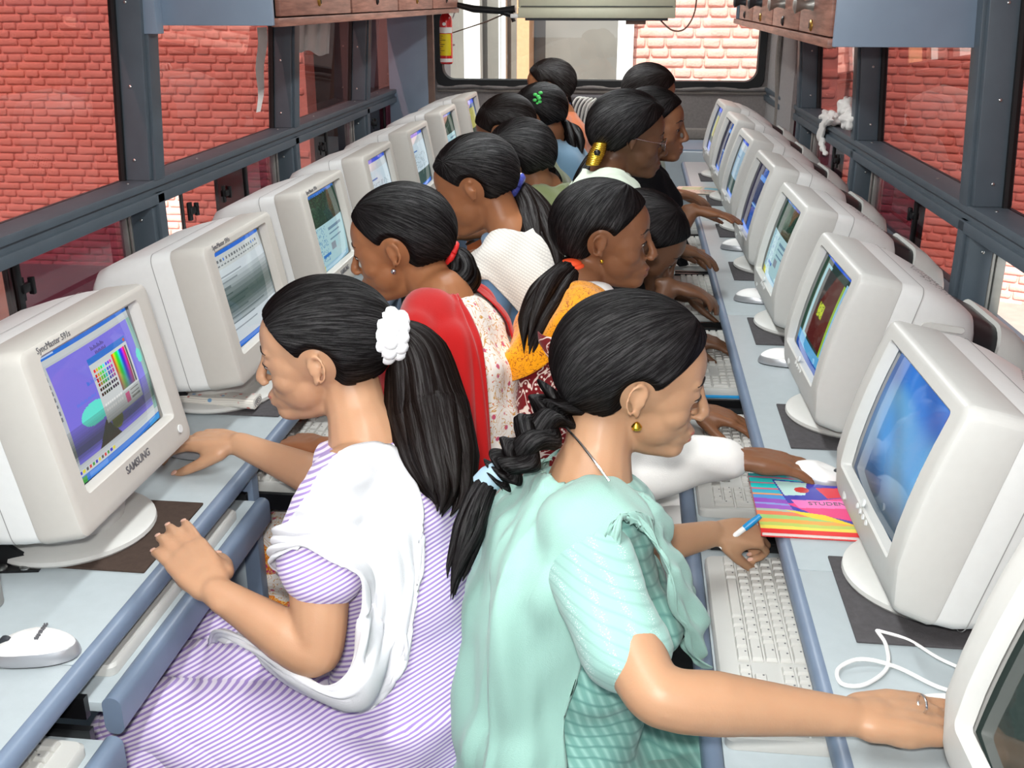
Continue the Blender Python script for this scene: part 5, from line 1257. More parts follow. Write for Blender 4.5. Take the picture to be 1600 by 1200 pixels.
def wave_fac(nt, co, scale, lo, hi, dist=6, seed=(0, 0, 0)):
    ad = vmath(nt, 'ADD', co, seed); n = nt.nodes.new('ShaderNodeTexNoise'); n.inputs['Scale'].default_value = scale; n.inputs['Detail'].default_value = 1; n.inputs['Distortion'].default_value = dist; nt.links.new(ad.outputs[0], n.inputs['Vector'])
    a = fmath(nt, 'ABSOLUTE', fmath(nt, 'SUBTRACT', n.outputs['Fac'], .5)); r = nt.nodes.new('ShaderNodeMapRange'); nt.links.new(a, r.inputs['Value']); r.inputs['From Min'].default_value = lo; r.inputs['From Max'].default_value = hi; r.inputs['To Min'].default_value = 1; r.inputs['To Max'].default_value = 0; return r.outputs[0]
patterned('lavender_stripe', (232, 222, 238), lambda nt, co: [(stripe_fac(nt, co, (-.45, .2, .87), .0060, .46), (160, 134, 198))])
fabric('white_dupatta', (238, 238, 242), .8, trans=.12); fabric('sea_green', (156, 196, 185), .8, trans=.12); fabric('white_cotton', (236, 234, 230), .85)
patterned('green_chevron', (118, 168, 158), lambda nt, co: [(stripe_fac(nt, co, (.9, .3, .35), .012, .35, .3, .3), (150, 196, 186)), (stripe_fac(nt, co, (.2, .3, .95), .017, .18, .2, .5), (96, 146, 138))])
patterned('silver_lace', (150, 188, 180), lambda nt, co: [(voro_fac(nt, co, 420, .18, .34), (222, 230, 228)), (stripe_fac(nt, co, (1, .3, .2), .026, .72, .2, .2), (146, 186, 177)), (stripe_fac(nt, co, (.3, .2, 1), .011, .2, .2, .4), (134, 172, 164))])
fabric('red_cloth', (176, 22, 22), .85)
patterned('floral_white', (238, 230, 222), lambda nt, co: [(wave_fac(nt, co, 22, .012, .03, 4), (206, 150, 60)), (voro_fac(nt, co, 42, .16, .24), (196, 80, 110)), (voro_fac(nt, co, 85, .12, .18, seed=(3, 1, 2)), (214, 96, 40))])
patterned('orange_print', (222, 116, 30), lambda nt, co: [(voro_fac(nt, co, 50, .22, .32), (200, 60, 110)), (wave_fac(nt, co, 40, .015, .04, 3), (240, 200, 110))])
patterned('orange_batik', (232, 152, 14), lambda nt, co: [(wave_fac(nt, co, 26, .010, .028, 5), (150, 70, 20)), (voro_fac(nt, co, 130, .16, .24), (176, 96, 20))])
patterned('maroon_batik', (112, 20, 26), lambda nt, co: [(wave_fac(nt, co, 16, .02, .045, 2.5), (226, 206, 196)), (voro_fac(nt, co, 100, .20, .28), (222, 204, 194))])
patterned('grey_stripe_shawl', (216, 212, 204), lambda nt, co: [(stripe_fac(nt, co, (.5, .2, .85), .0062, .3, .3, .2), (180, 176, 170)), (stripe_fac(nt, co, (.8, -.3, -.4), .006, .3, .3, .2), (198, 194, 188))])
fabric('denim_blue', (104, 140, 176)); fabric('olive_cloth', (92, 100, 62)); fabric('soft_blue', (104, 136, 160)); fabric('black_cloth', (10, 9, 12)); MATS['black_cloth'].node_tree.nodes['Principled BSDF'].inputs['Sheen Weight'].default_value = 0; fabric('rust_cloth', (190, 104, 62)); fabric('pale_mint', (196, 208, 190)); fabric('purple_cloth', (70, 44, 96))
fabric('scrunchie_white', (240, 240, 242), .9); mat('band_red', (214, 36, 34), .6); mat('band_orange', (250, 84, 40), .6); mat('gold', (220, 176, 60), .25, metal=1.0); mat('clip_green', (90, 220, 110), .3); mat('band_blue', (60, 110, 190), .5); mat('glitter_blue', (80, 90, 180), .3, metal=.3, var=.5, scale=300); mat('pale_blue_band', (150, 176, 190), .7)
mat('stool_pad', (222, 222, 218), .6, var=.04); mat('silver', (214, 214, 214), .2, metal=1.0)
# ================================================================== stools
def stool(P, label, h=None, big=False):
    hip = P['hip']; zt = hip[2]-.125
    o = empty('stool', (hip[0], hip[1], 0), math.atan2(P['f0'][1], P['f0'][0]), label, 'stool', 'small stools in the aisle')
    pad = MB(); pad.rings([[(a, b, z) for a, b in rrect(.30-e, .28-e, .05, 5)] for e, z in ((.02, zt-.045), (0, zt-.035), (0, zt-.012), (.02, zt))]); pad.build('seat_pad', 'stool_pad', o)
    MB().rings([[(a, b, z) for a, b in rrect(.28, .26, .03, 3)] for z in (zt-.075, zt-.045)]).build('seat_frame', 'black_plastic', o)
    for x in (-.115, .115):
        for y in (-.105, .105): MB().tube([(x, y, zt-.06), (x*1.15, y*1.15, 0.0)], .011, 10).build('leg', 'black_plastic', o)
    for y in (-.112, .112): MB().tube([(-.125, y, .14), (.125, y, .14)], .007, 8).build('stretcher', 'black_plastic', o)
    return o
# ================================================================== 1: girl in lavender stripes
mouse1 = V3(m1[0], m1[1], DZ+.03)
P = person('p1', 'girl in lavender striped kurta and white scarf with a long ponytail, hand on mouse', (-.305, 1.285, .50), (-.365, 1.345, .895), (-.99, -.06), .14, at(504, 547, 1.50), (-1, .12), 'skin_light', voxel=.0034, hs=.945, ts=.93,
    arms={'L': dict(el=at(497, 1025, 1.36), wr=at(338, 925, 1.385), dir=atz(260, 830, DZ+.075)-at(338, 925, 1.385), back=(.15, -.55, .8), ty=-1, curl=(.10, .25, .22), spread=.05, thumb=(.35, .6), sleeve=.40, sz=.94),
          'R': dict(el=(-.475, 1.545, .735), wr=atz(374, 694, .785), dir=V3(-.10, .022, -.006), back=(0, -.1, 1), ty=1, curl=(.22, .40, .3), spread=.07, thumb=(.38, .40), sleeve=.5)},
    kurta='lavender_stripe', kvox=.0065, legs=dict(kL=(-.665, 1.17, .495), kR=(-.665, 1.38, .495)), trousers='lavender_stripe', kfold=.0035, tail_drop=.30,
    folds=[((.5, .3, .8), 50, 1.0), ((-.6, .2, .5), 62, .8), ((.9, .5, .1), 40, .8)])
stool(P, 'white padded stool under the lavender-striped girl')
r, off = P['root'], P['off']
T_ = at(598, 528, 1.52)
hair_cap(P['O'], P['Rm'], P['hs'], loc_of(P, T_), 'hair_black', r, off, vol=1.0, nth=90, naz=110)
H = HairMB(); tail(H, [at(590, 526, 1.52), at(618, 522, 1.505), at(652, 555, 1.50), at(672, 640, 1.50), at(690, 720, 1.44), at(700, 775, 1.42), at(690, 812, 1.41)], [.016, .018, .040, .052, .052, .040, .014], locks=15, seed=4, twist=.5, n=8)
rg = random.Random(2)
wisps(H, [[at(rg.uniform(655, 690), rg.uniform(580, 720), 1.47), at(rg.uniform(700, 730), rg.uniform(640, 700), 1.45), at(rg.uniform(715, 745), rg.uniform(690, 790), 1.44)] for _ in range(16)], .0004)
H.build('ponytail', 'hair_brown', r, off)
sc = MB(); c0 = at(608, 524, 1.475); ax_ = nrm(at(640, 530, 1.55)-at(590, 526, 1.54))
a_ = nrm(np.cross(ax_, (0, 0, 1))); b_ = np.cross(ax_, a_)
for i in range(12):
    for k in (-1, 0, 1):
        t = 2*math.pi*(i+.5*(k != 0))/12; sc.ellipsoid(c0+ax_*.015*k+(a_*math.cos(t)+b_*math.sin(t))*(.031 if k == 0 else .026)-off, (.0120,)*3, 8, 6)
sc.build('scrunchie', 'scrunchie_white', r, smooth=180)
P['_t'] = bvh_of([P['kurta']])
g = lambda u, v, k, lf=.008: sf(P, u, v, k, lf)
rows = [[g(520, 722, 1.47), g(490, 770, 1.44), g(458, 815, 1.43), at(432, 852, 1.42), at(428, 880, 1.41), at(440, 900, 1.395)],
        [g(552, 706, 1.46), g(525, 765, 1.42), g(498, 812, 1.38), g(478, 836, 1.36), g(470, 848, 1.34), g(468, 856, 1.335)],
        [g(600, 700, 1.45), g(585, 760, 1.40), g(560, 815, 1.35), g(538, 855, 1.33), g(526, 876, 1.32), g(522, 884, 1.32)],
        [g(632, 730, 1.43), g(625, 800, 1.37), g(606, 855, 1.33), g(580, 885, 1.31), g(560, 896, 1.31), g(552, 900, 1.31)],
        [g(650, 800, 1.41), g(645, 870, 1.35), g(625, 920, 1.32), g(598, 935, 1.31), g(580, 935, 1.31), at(566, 935, 1.33)],
        [g(652, 870, 1.40), g(645, 930, 1.35), g(622, 980, 1.32), g(595, 990, 1.31), at(575, 985, 1.32), at(560, 980, 1.34)],
        [g(640, 960, 1.38), g(632, 1010, 1.34), g(610, 1048, 1.32), at(582, 1052, 1.31), at(560, 1045, 1.32), at(548, 1040, 1.33)],
        [g(622, 1042, 1.37), g(604, 1085, 1.34), g(576, 1106, 1.33), at(545, 1098, 1.32), at(520, 1082, 1.33), at(505, 1070, 1.34)],
        [g(528, 1088, 1.38), g(505, 1092, 1.37), g(475, 1086, 1.36), at(452, 1062, 1.36), at(442, 1040, 1.37), at(438, 1030, 1.38)],
        [g(450, 1020, 1.42), g(425, 1022, 1.41), g(400, 1016, 1.41), g(375, 1002, 1.42), g(355, 990, 1.43), g(345, 982, 1.43)],
        [g(440, 950, 1.46), g(408, 968, 1.45), g(376, 986, 1.44), g(348, 1004, 1.43), g(330, 1010, 1.43), g(322, 1012, 1.43)]]
cloth('dupatta', rows, 'white_dupatta', r, off, P['_t'], .007, 90, 40, lambda u, v: .004*np.sin(v*21+u*9)*np.sin(np.pi*u)**.5+.003*np.sin(v*38-u*14))
# ================================================================== 2: woman in sea green
P = person('p2', 'woman in sea green kurta and draped scarf with a thick braid, reaching to her mouse', (-.060, 1.150, .50), (-.038, 1.225, .905), (.985, .14), .20, at(993, 589, 1.335), (1, .10), 'skin_tan', voxel=.0034, hs=.95, ts=.98,
    arms={'R': dict(el=at(1022, 1090, 1.085), wr=at(1328, 1120, 1.115), dir=V3(.10, .028, -.018), back=(-.05, -.05, 1), ty=1, curl=(.12, .3, .2), spread=.05, thumb=(.35, .5), sleeve=.66, r=.97, sz=1.1),
          'L': dict(el=(-.01, 1.40, .71), wr=atz(1112, 834, .716), dir=(.09, .022, -.006), back=(0, -.45, .9), ty=-1, curl=(.85, 1.1, .6), spread=.02, thumb=(.35, .7), sleeve=.5, sz=.80)},
    kurta='green_chevron', sleeve_m='silver_lace', kvox=.007, legs=dict(kL=(.27, 1.33, .47), kR=(.27, 1.13, .47)), trousers='green_chevron', sh={'R': at(912, 838, 1.24)}, kfold=.006, tail_drop=.3,
    folds=[((.4, .1, 1), 55, 1.0), ((.8, .3, .6), 45, 1.0), ((-.4, .2, .9), 70, .6)])
stool(P, 'padded stool under the woman in sea green')
r, off = P['root'], P['off']
T_ = at(850, 655, 1.35)
hair_cap(P['O'], P['Rm'], P['hs'], loc_of(P, T_), 'hair_black', r, off, vol=1.03, nth=90, naz=110, ear=.027)
H = HairMB(); braid(H, [at(880, 620, 1.34), at(855, 655, 1.335), at(815, 705, 1.30), at(785, 735, 1.30), at(770, 748, 1.30)], .021, .013, 1.9)
H.build('braid', 'hair_black', r, off)
H = HairMB(); tail(H, [at(768, 750, 1.30), at(752, 775, 1.29), at(735, 830, 1.27), at(716, 890, 1.26), at(706, 945, 1.25)], [.010, .016, .021, .018, .006], locks=8, seed=9)
H.build('braid_end', 'hair_black', r, off)
c0 = at(766, 748, 1.30); MB().tube([c0+V3(.012, 0, .010)-off, c0-off, c0+V3(-.012, 0, -.010)-off], [.015, .018, .015], 12).build('hair_tie', 'pale_blue_band', r)
nk = [at(885, 668, 1.30), at(905, 690, 1.255), at(930, 722, 1.225), at(952, 752, 1.215)]
MB().tube([p-off for p in catmull(nk, 10)], .0016, 6).build('necklace', 'silver', r)
er = P['O']+P['Rm']@(V3(.000, -.0795, -.040)*P['hs'])-off
MB().lathe([(.001, -.006), (.006, -.004), (.007, .0), (.004, .004), (.001, .006)], 10, tuple(er)).build('earring', 'gold', r)
tree = bvh_of([P['kurta']])
C = lambda f, l, u, h=0.0: chest(P, f, l, u, h)
rows = [[C(.075, .07, -.03), C(.105, .07, -.07), C(.135, .06, -.12), C(.145, .04, -.16), C(.15, .02, -.19), C(.15, .01, -.205)],
        [C(.095, .0, -.055), C(.13, -.01, -.10), C(.15, -.03, -.14), C(.155, -.05, -.17), C(.15, -.065, -.19), C(.15, -.075, -.20)],
        [C(.075, -.055, -.015), C(.09, -.085, -.03), C(.10, -.108, -.048), C(.104, -.126, -.066), C(.10, -.138, -.082), C(.10, -.142, -.088)],
        [C(.02, -.075, .02), C(.025, -.10, .018), C(.025, -.125, .012), C(.02, -.142, .006), C(.015, -.152, .004), C(.015, -.156, .003)],
        [C(-.035, -.065, .025), C(-.06, -.105, .005), C(-.085, -.145, -.04), C(-.095, -.165, -.13), C(-.085, -.175, -.29, .6), C(-.07, -.175, -.52, .8)],
        [C(-.062, -.035, .03), C(-.095, -.07, -.02), C(-.12, -.115, -.10), C(-.13, -.15, -.24, .6), C(-.125, -.17, -.45, .9), C(-.12, -.17, -.70, 1)],
        [C(-.068, .0, .03), C(-.100, -.01, -.03), C(-.13, -.04, -.12), C(-.145, -.07, -.27, .6), C(-.14, -.09, -.48, .9), C(-.13, -.09, -.72, 1)],
        [C(-.055, .045, .02), C(-.09, .06, -.03), C(-.12, .06, -.12), C(-.14, .04, -.27, .6), C(-.14, .02, -.48, .9), C(-.13, .01, -.72, 1)],
        [C(-.02, .08, .015), C(-.05, .12, -.01), C(-.08, .13, -.09), C(-.11, .12, -.26, .6), C(-.12, .10, -.46, .9), C(-.11, .08, -.68, 1)]]
cloth('dupatta', rows, 'sea_green', r, off, tree, .013, 130, 70, lambda u, v: (.007*np.sin(u*34+v*4)+.006*(1-np.abs(np.sin(u*33-v*4)))**2+.003*np.sin(u*90+v*9))*np.clip(.3+v, 0, 1)+.005*np.sin(v*26+u*3)*np.exp(-((u-.12)/.14)**2))
# ring on her finger and the pen
hw_ = atz(1112, 838, .712); kk_ = float((hw_-CAM)@C_FW)-.012
pen = empty('pen', tuple(at(1160, 828, kk_)), 0, 'white pen with a blue cap in the hand of the woman in sea green', 'pen')
mat('pen_blue', (20, 140, 200), .35)
d_ = nrm(C_R*33+C_UP*27-C_FW*4); MB().tube([(-d_*.045), (d_*.006)], .0045, 10).build('barrel', 'white_paint', pen); MB().tube([(d_*.004), (d_*.018), (d_*.036)], [.0052, .0056, .004], 10).build('cap', 'pen_blue', pen)
# ================================================================== the other girls at the window worktop
def simple_arms(P_el_wr): return P_el_wr
def relaxed(el, wr, d, back=(0, 0, 1), **k): return dict(el=el, wr=wr, dir=d, back=back, **k)
# 3: red scarf
N3 = at(694, 478, 1.94)
P = person('p3', 'girl in red scarf over a white floral kurta, red hair band, facing the green screen', N3+V3(.05, -.05, -.40), N3, (-1, .05), .24, at(625, 380, 1.95), (-1, .12), 'skin_mid', voxel=.0042, hs=.97, ts=.93,
    arms={'L': relaxed((-.44, 1.70, .70), at(505, 700, 1.80), (-.09, .05, -.015), curl=(.6, .9, .5), sleeve=.6), 'R': relaxed((-.46, 2.02, .72), (-.60, 2.05, .72), (-.1, .0, -.02), sleeve=.6)},
    kurta='floral_white', kfold=.004, legs={}, trousers='orange_print')
stool(P, 'padded stool under the girl in the red scarf')
r, off = P['root'], P['off']
T_ = at(704, 398, 1.97); hair_cap(P['O'], P['Rm'], P['hs'], loc_of(P, T_), 'hair_black', r, off, nth=72, naz=90)
H = HairMB(); tail(H, [T_, at(716, 412, 1.97), at(722, 436, 1.96), at(706, 455, 1.95), at(728, 478, 1.92), at(752, 492, 1.90)], [.020, .028, .031, .028, .022, .008], locks=11, seed=5); H.build('ponytail', 'hair_black', r, off)
band(P, at(706, 396, 1.96), at(725, 408, 1.97)-at(690, 392, 1.96), .019, .0065, 'band_red')
e_ = P['O']+P['Rm']@(V3(.000, .0825, -.036)*P['hs'])-off; MB().ellipsoid(e_, (.0055,)*3, 10, 6).build('earring', 'silver', r, smooth=180)
cape(P, 1, 'red_cloth', front=.25, sh=.20, back=.50, open_back=True, seed=1, gap=.012)
C = lambda f, l, u, h=0.0: chest(P, f, l, u, h)
P['_t'] = P['tree']()
rows = [[C(.02, -.08, .02), C(-.04, -.075, .02), C(-.08, -.06, -.02), C(-.12, -.06, -.12), C(-.145, -.055, -.30, .3), C(-.16, -.05, -.52, .6)],
        [C(.02, -.13, .01), C(-.04, -.13, .0), C(-.08, -.12, -.05), C(-.115, -.11, -.15), C(-.135, -.10, -.32, .3), C(-.15, -.09, -.54, .6)],
        [C(.01, -.19, -.03), C(-.04, -.185, -.05), C(-.07, -.17, -.11), C(-.09, -.16, -.20), C(-.11, -.15, -.34, .3), C(-.12, -.14, -.55, .6)]]
cloth('dupatta_end', rows, 'red_cloth', r, off, P['_t'], .008, 24, 44, lambda u, v: .004*np.sin(u*14+v*5))
# 5: white striped shawl over blue
N5 = at(800, 378, 2.42)
P = person('p5', 'girl in white striped shawl over a denim blue kurta, blue glitter scrunchie', N5+V3(.05, -.05, -.40), N5, (-1, .08), .40, at(742, 288, 2.40), (-1, .12), 'skin_mid', hs=.98, ts=.93,
    arms={'L': relaxed((-.30, 2.16, .70), (-.47, 2.30, .72), (-.1, .05, -.02), sleeve=.62), 'R': relaxed((-.40, 2.52, .72), (-.56, 2.55, .72), (-.1, 0, -.02), sleeve=.62)}, kurta='denim_blue', trousers='denim_blue')
stool(P, 'padded stool under the girl in the white striped shawl'); r, off = P['root'], P['off']
T_ = at(800, 292, 2.45); hair_cap(P['O'], P['Rm'], P['hs'], loc_of(P, T_), 'hair_black', r, off)
H = HairMB(); tail(H, [T_, at(815, 305, 2.45), at(835, 340, 2.43), at(850, 380, 2.38), at(866, 420, 2.33), at(868, 450, 2.30)], [.02, .03, .042, .046, .036, .012], locks=11, seed=6); H.build('ponytail', 'hair_brown', r, off)
band(P, at(806, 292, 2.44), at(820, 300, 2.45)-at(792, 286, 2.45), .022, .014, 'glitter_blue', 'scrunchie')
cape(P, 1, 'grey_stripe_shawl', front=.16, sh=.03, back=.20, seed=2)
# 6: olive scarf
N6 = at(852, 305, 2.92)
P = person('p6', 'girl in an olive green scarf, black hair, behind the blue scrunchie', N6+V3(.05, -.05, -.40), N6, (-.92, .35), .35, at(812, 252, 2.88), (-1, .12), 'skin_deep', voxel=.0065, hs=1.0, ts=.93,
    arms={'L': relaxed((-.32, 2.72, .70), (-.50, 2.85, .72), (-.1, .03, -.02), sleeve=1.3)}, kurta='olive_cloth', kvox=.009, faceon=False)
r, off = P['root'], P['off']; T_ = at(852, 262, 2.93); hair_cap(P['O'], P['Rm'], P['hs'], loc_of(P, T_), 'hair_black', r, off, nth=48, naz=60); stool(P, 'padded stool under the girl in the olive scarf')
H = HairMB(); tail(H, [T_, at(862, 285, 2.92), at(866, 320, 2.88), at(862, 350, 2.85)], [.02, .028, .026, .01], locks=8, seed=3); H.build('ponytail', 'hair_black', r, off)
cape(P, 1, 'olive_cloth', front=.2, sh=.14, back=.4, seed=3, nu=40, nv=28)
# 7: bowed girl with a braid bun and 8: green clip
N7 = at(836, 252, 3.46)
P = person('p7', 'girl in olive brown bending low over her keyboard beside the green hair clip', N7+V3(.05, -.05, -.38), N7, (-.95, .25), .5, at(790, 205, 3.40), (-1, .1), 'skin_deep', voxel=.0065, hs=1.0, ts=.92, arms={'L': relaxed((-.33, 3.2, .70), (-.5, 3.3, .72), (-.1, .03, -.02), sleeve=1.3)}, kurta='olive_cloth', kvox=.009, faceon=False)
r, off = P['root'], P['off']; T_ = at(824, 215, 3.46); hair_cap(P['O'], P['Rm'], P['hs'], loc_of(P, T_), 'hair_brown', r, off, nth=48, naz=60); stool(P, 'padded stool under the girl bending low')
N8 = at(872, 232, 3.78)
P = person('p8', 'girl in soft blue scarf with a small green clip in her black hair', N8+V3(.05, -.05, -.40), N8, (-.92, .35), .35, at(842, 182, 3.72), (-1, .1), 'skin_deep', voxel=.0065, hs=1.0, ts=.92, arms={'L': relaxed((-.34, 3.52, .70), (-.52, 3.62, .72), (-.1, .03, -.02), sleeve=1.3)}, kurta='soft_blue', kvox=.009, faceon=False)
r, off = P['root'], P['off']; T_ = at(872, 192, 3.78); hair_cap(P['O'], P['Rm'], P['hs'], loc_of(P, T_), 'hair_black', r, off, nth=48, naz=60); stool(P, 'padded stool under the girl with the green clip')
H = HairMB(); tail(H, [T_, at(888, 205, 3.75), at(900, 228, 3.70), at(905, 255, 3.68)], [.02, .034, .036, .012], locks=9, seed=8); H.build('ponytail', 'hair_black', r, off)
cape(P, 1, 'soft_blue', front=.2, sh=.14, back=.3, seed=4, nu=40, nv=28)
cl = P['O']+P['Rm']@(V3(-.055, .078, .055)*P['hs'])-off; mb = MB()
for i in range(7): mb.ellipsoid(cl+V3(.010*math.sin(i*2.3), .004*math.cos(i), -.018+.006*i), (.008, .006, .006), 8, 6)
mb.build('hair_clip', 'clip_green', r, smooth=180)
# 9: far girl in profile, rust kurta
N9 = at(878, 182, 4.45)
P = person('p9', 'girl in rust orange kurta in profile below the rear window, blue hair tie', N9+V3(.05, -.04, -.42), N9, (-1, .05), .10, at(858, 136, 4.42), (-1, .05), 'skin_mid', voxel=.0065, hs=1.02, ts=.96, arms={'L': relaxed((-.40, 4.3, .72), (-.58, 4.35, .74), (-.1, .03, -.02), sleeve=1.3)}, kurta='rust_cloth', kvox=.009)
r, off = P['root'], P['off']; T_ = at(884, 150, 4.48); hair_cap(P['O'], P['Rm'], P['hs'], loc_of(P, T_), 'hair_brown', r, off, nth=48, naz=60); stool(P, 'padded stool under the girl in rust orange')
H = HairMB(); tail(H, [T_, at(886, 170, 4.48), at(890, 200, 4.42), at(900, 235, 4.38)], [.022, .022, .026, .010], locks=8, seed=8); H.build('ponytail', 'hair_brown', r, off)
band(P, at(882, 163, 4.46), (0.1, 0, -1), .022, .006, 'band_blue')
# ================================================================== the girls at the other worktop
# 4: orange batik
N4 = at(902, 458, 2.06)
m2v = V3(m2[0], m2[1], DZ+.035)
P = person('p4', 'girl in orange and maroon batik scarf over white, orange hair band, hand on a mouse', N4+V3(.01, -.06, -.40), N4, (1, .0), .07, at(945, 367, 2.05), (1, .06), 'skin_deep', voxel=.0042, hs=.96, ts=.95,
    arms={'R': relaxed((.02, 1.70, .71), at(1146, 716, 1.79), (.10, .006, -.010), sleeve=1.92, sz=1.02, curl=(.15, .35, .25), spread=.09, r=1.08), 'L': relaxed((.02, 2.12, .70), (.145, 2.05, .70), (.09, -.01, -.015), sleeve=1.8)}, kurta='white_cotton', trousers='white_cotton', lips='lip_dark', legs=dict(kL=(.33, 2.08, .47), kR=(.33, 1.78, .49)), kfold=.005)
stool(P, 'padded stool under the girl in orange batik'); r, off = P['root'], P['off']
T_ = at(897, 412, 2.07); hair_cap(P['O'], P['Rm'], P['hs'], loc_of(P, T_), 'hair_black', r, off, nth=72, naz=90)
H = HairMB(); tail(H, [T_, at(880, 432, 2.02), at(856, 466, 1.96), at(838, 510, 1.92), at(825, 560, 1.89)], [.018, .028, .036, .036, .014], locks=13, seed=2); H.build('ponytail', 'hair_brown', r, off)
bc = MB(); q0 = at(892, 420, 2.03)-off
for i in range(5): bc.ellipsoid(q0+V3(.004*math.sin(i*2), -.004+.002*i, .012-.006*i), (.026-.002*abs(i-2), .020, .009), 14, 8)
bc.build('hair_band', 'band_orange', r, smooth=180)
e_ = P['O']+P['Rm']@(V3(.000, -.0825, -.036)*P['hs'])-off; MB().ellipsoid(e_, (.004,)*3, 10, 6).build('earring', 'gold', r, smooth=180)
cape(P, -1, 'orange_batik', front=.22, sh=.05, back=.10, seed=5)
C = lambda f, l, u, h=0.0: chest(P, f, -l, u, h)
P['_t'] = P['tree']()
rows = [[C(.02, .200, -.05), C(-.055, .175, -.05), C(-.10, .13, -.07), C(-.13, .07, -.09), C(-.145, .0, -.10), C(-.13, -.08, -.10)],
        [C(.025, .22, -.15, .2), C(-.06, .21, -.18, .2), C(-.12, .17, -.21, .2), C(-.15, .09, -.24, .2), C(-.165, .0, -.25, .2), C(-.15, -.08, -.25, .2)],
        [C(.02, .225, -.34, .6), C(-.06, .22, -.38, .6), C(-.13, .17, -.42, .6), C(-.165, .09, -.45, .6), C(-.18, .0, -.46, .6), C(-.165, -.08, -.46, .6)]]
cloth('dupatta_border', rows, 'maroon_batik', r, off, P['_t'], .015, 30, 50, lambda u, v: .005*np.sin(v*30+u*3))
# 10: bowed girl in black
N10 = at(962, 440, 2.50)
P = person('p10', 'girl in black bowed over her keyboard, half hidden by the batik scarf girl', N10+V3(.01, -.05, -.38), N10, (.98, .05), .62, at(1006, 378, 2.46), (1, .06), 'skin_dark', voxel=.006, hs=1.0, ts=.92,
    arms={'R': relaxed((.03, 2.28, .70), at(1044, 446, 2.42), (.09, .0, -.02), sleeve=.9, curl=(.3, .6, .4), sz=.85), 'L': relaxed((.05, 2.62, .70), (.15, 2.56, .70), (.09, -.01, -.015), sleeve=.9)}, kurta='black_cloth', kvox=.009, lips='lip_dark')
r, off = P['root'], P['off']; T_ = at(966, 392, 2.50); hair_cap(P['O'], P['Rm'], P['hs'], loc_of(P, T_), 'hair_black', r, off, nth=56, naz=70, vol=1.03); stool(P, 'padded stool under the bowed girl in black')
# 11: glasses
N11 = at(948, 280, 2.80)
P = person('p11', 'girl with wire glasses, gold hair clip and a pale mint kurta', N11+V3(.01, -.05, -.42), N11, (.97, .18), .15, at(984, 212, 2.78), (1, .06), 'skin_dark', voxel=.0048, hs=.99, ts=.95,
    arms={'R': relaxed((.03, 2.70, .74), at(1040, 385, 2.83), (.10, .01, -.02), sleeve=.9), 'L': relaxed((.05, 2.98, .74), (.17, 2.95, .70), (.09, -.01, -.015), sleeve=.9)}, kurta='pale_mint', kvox=.009, lips='lip_dark')
stool(P, 'padded stool under the girl with glasses'); r, off = P['root'], P['off']
T_ = at(938, 238, 2.83); hair_cap(P['O'], P['Rm'], P['hs'], loc_of(P, T_), 'hair_black', r, off, nth=60, naz=80, vol=1.06, ear=.0, line=-.004)
H = HairMB(); tail(H, [T_, at(926, 256, 2.82), at(912, 285, 2.78), at(902, 325, 2.72), at(893, 370, 2.68)], [.022, .026, .026, .024, .012], locks=9, seed=2); H.build('ponytail', 'hair_black', r, off)
k0 = at(932, 241, 2.73)-off; dx_ = nrm(at(926, 255, 2.80)-at(938, 224, 2.80)); clp = MB(); a_ = nrm(C_R); 
for i in range(13): clp.ellipsoid(k0+dx_*(i-6)*.0048-C_FW*.006, (.024-.0006*abs(i-6), .014, .0052), 12, 6)
clp.build('hair_clip', 'gold', r, smooth=180); MB().ellipsoid(k0-C_FW*.018, (.009, .008, .009), 10, 6).build('clip_stone', 'black_plastic', r, smooth=180)
Wg = lambda p: P['O']+P['Rm']@(np.array(p, float)*P['hs'])
gl = empty('eyeglasses', tuple(Wg((.092, 0, 0))), 0, 'thin wire eyeglasses on the girl with the gold hair clip', 'glasses'); go = Wg((.092, 0, 0))
for q in (-1, 1):
    lens = [Wg((.0945-.006*abs(math.cos(t)), q*(.0335+.0225*math.cos(t)), -.007+.0165*math.sin(t)))-go for t in np.linspace(0, 2*math.pi, 21)]
    MB().tube(lens, .0011, 6).build('rim', 'silver', gl); lm_ = MB(); lm_.add(lens[:-1], [tuple(range(20))]); lm_.build('lens', 'clear_glass', gl)
    MB().tube([Wg((.088, q*.056, -.002))-go, Wg((.05, q*.079, -.001))-go, Wg((-.004, q*.086, .003))-go], .0012, 6).build('temple', 'silver', gl)
MB().tube([Wg((.098, -.010, -.004))-go, Wg((.104, 0, .0))-go, Wg((.098, .010, -.004))-go], .001, 6).build('bridge', 'silver', gl)
cape(P, -1, 'pale_mint', front=.22, sh=.10, back=.3, seed=6, nu=44, nv=30)
# 12: black scarf
N12 = at(998, 258, 3.26)
P = person('p12', 'girl in black scarf over purple, looking at her screen beside the girl with glasses', N12+V3(.01, -.05, -.42), N12, (.97, -.16), .05, at(1022, 196, 3.22), (1, .04), 'skin_deep', voxel=.0055, hs=1.0, ts=.95,
    arms={'R': relaxed((.08, 3.04, .76), at(1082, 328, 3.05), (.10, -.01, -.012), sleeve=1.25, curl=(.1, .25, .2), sz=.85), 'L': relaxed((.06, 3.4, .74), (.2, 3.42, .72), (.09, -.01, -.015), sleeve=1.2)}, kurta='black_cloth', kvox=.009, lips='lip_dark')
stool(P, 'padded stool under the girl in the black scarf'); r, off = P['root'], P['off']
T_ = at(985, 215, 3.28); hair_cap(P['O'], P['Rm'], P['hs'], loc_of(P, T_), 'hair_black', r, off, nth=56, naz=70, vol=1.02, ear=.0)
cape(P, -1, 'black_cloth', front=.25, sh=.2, back=.3, seed=7, nu=40, nv=28)
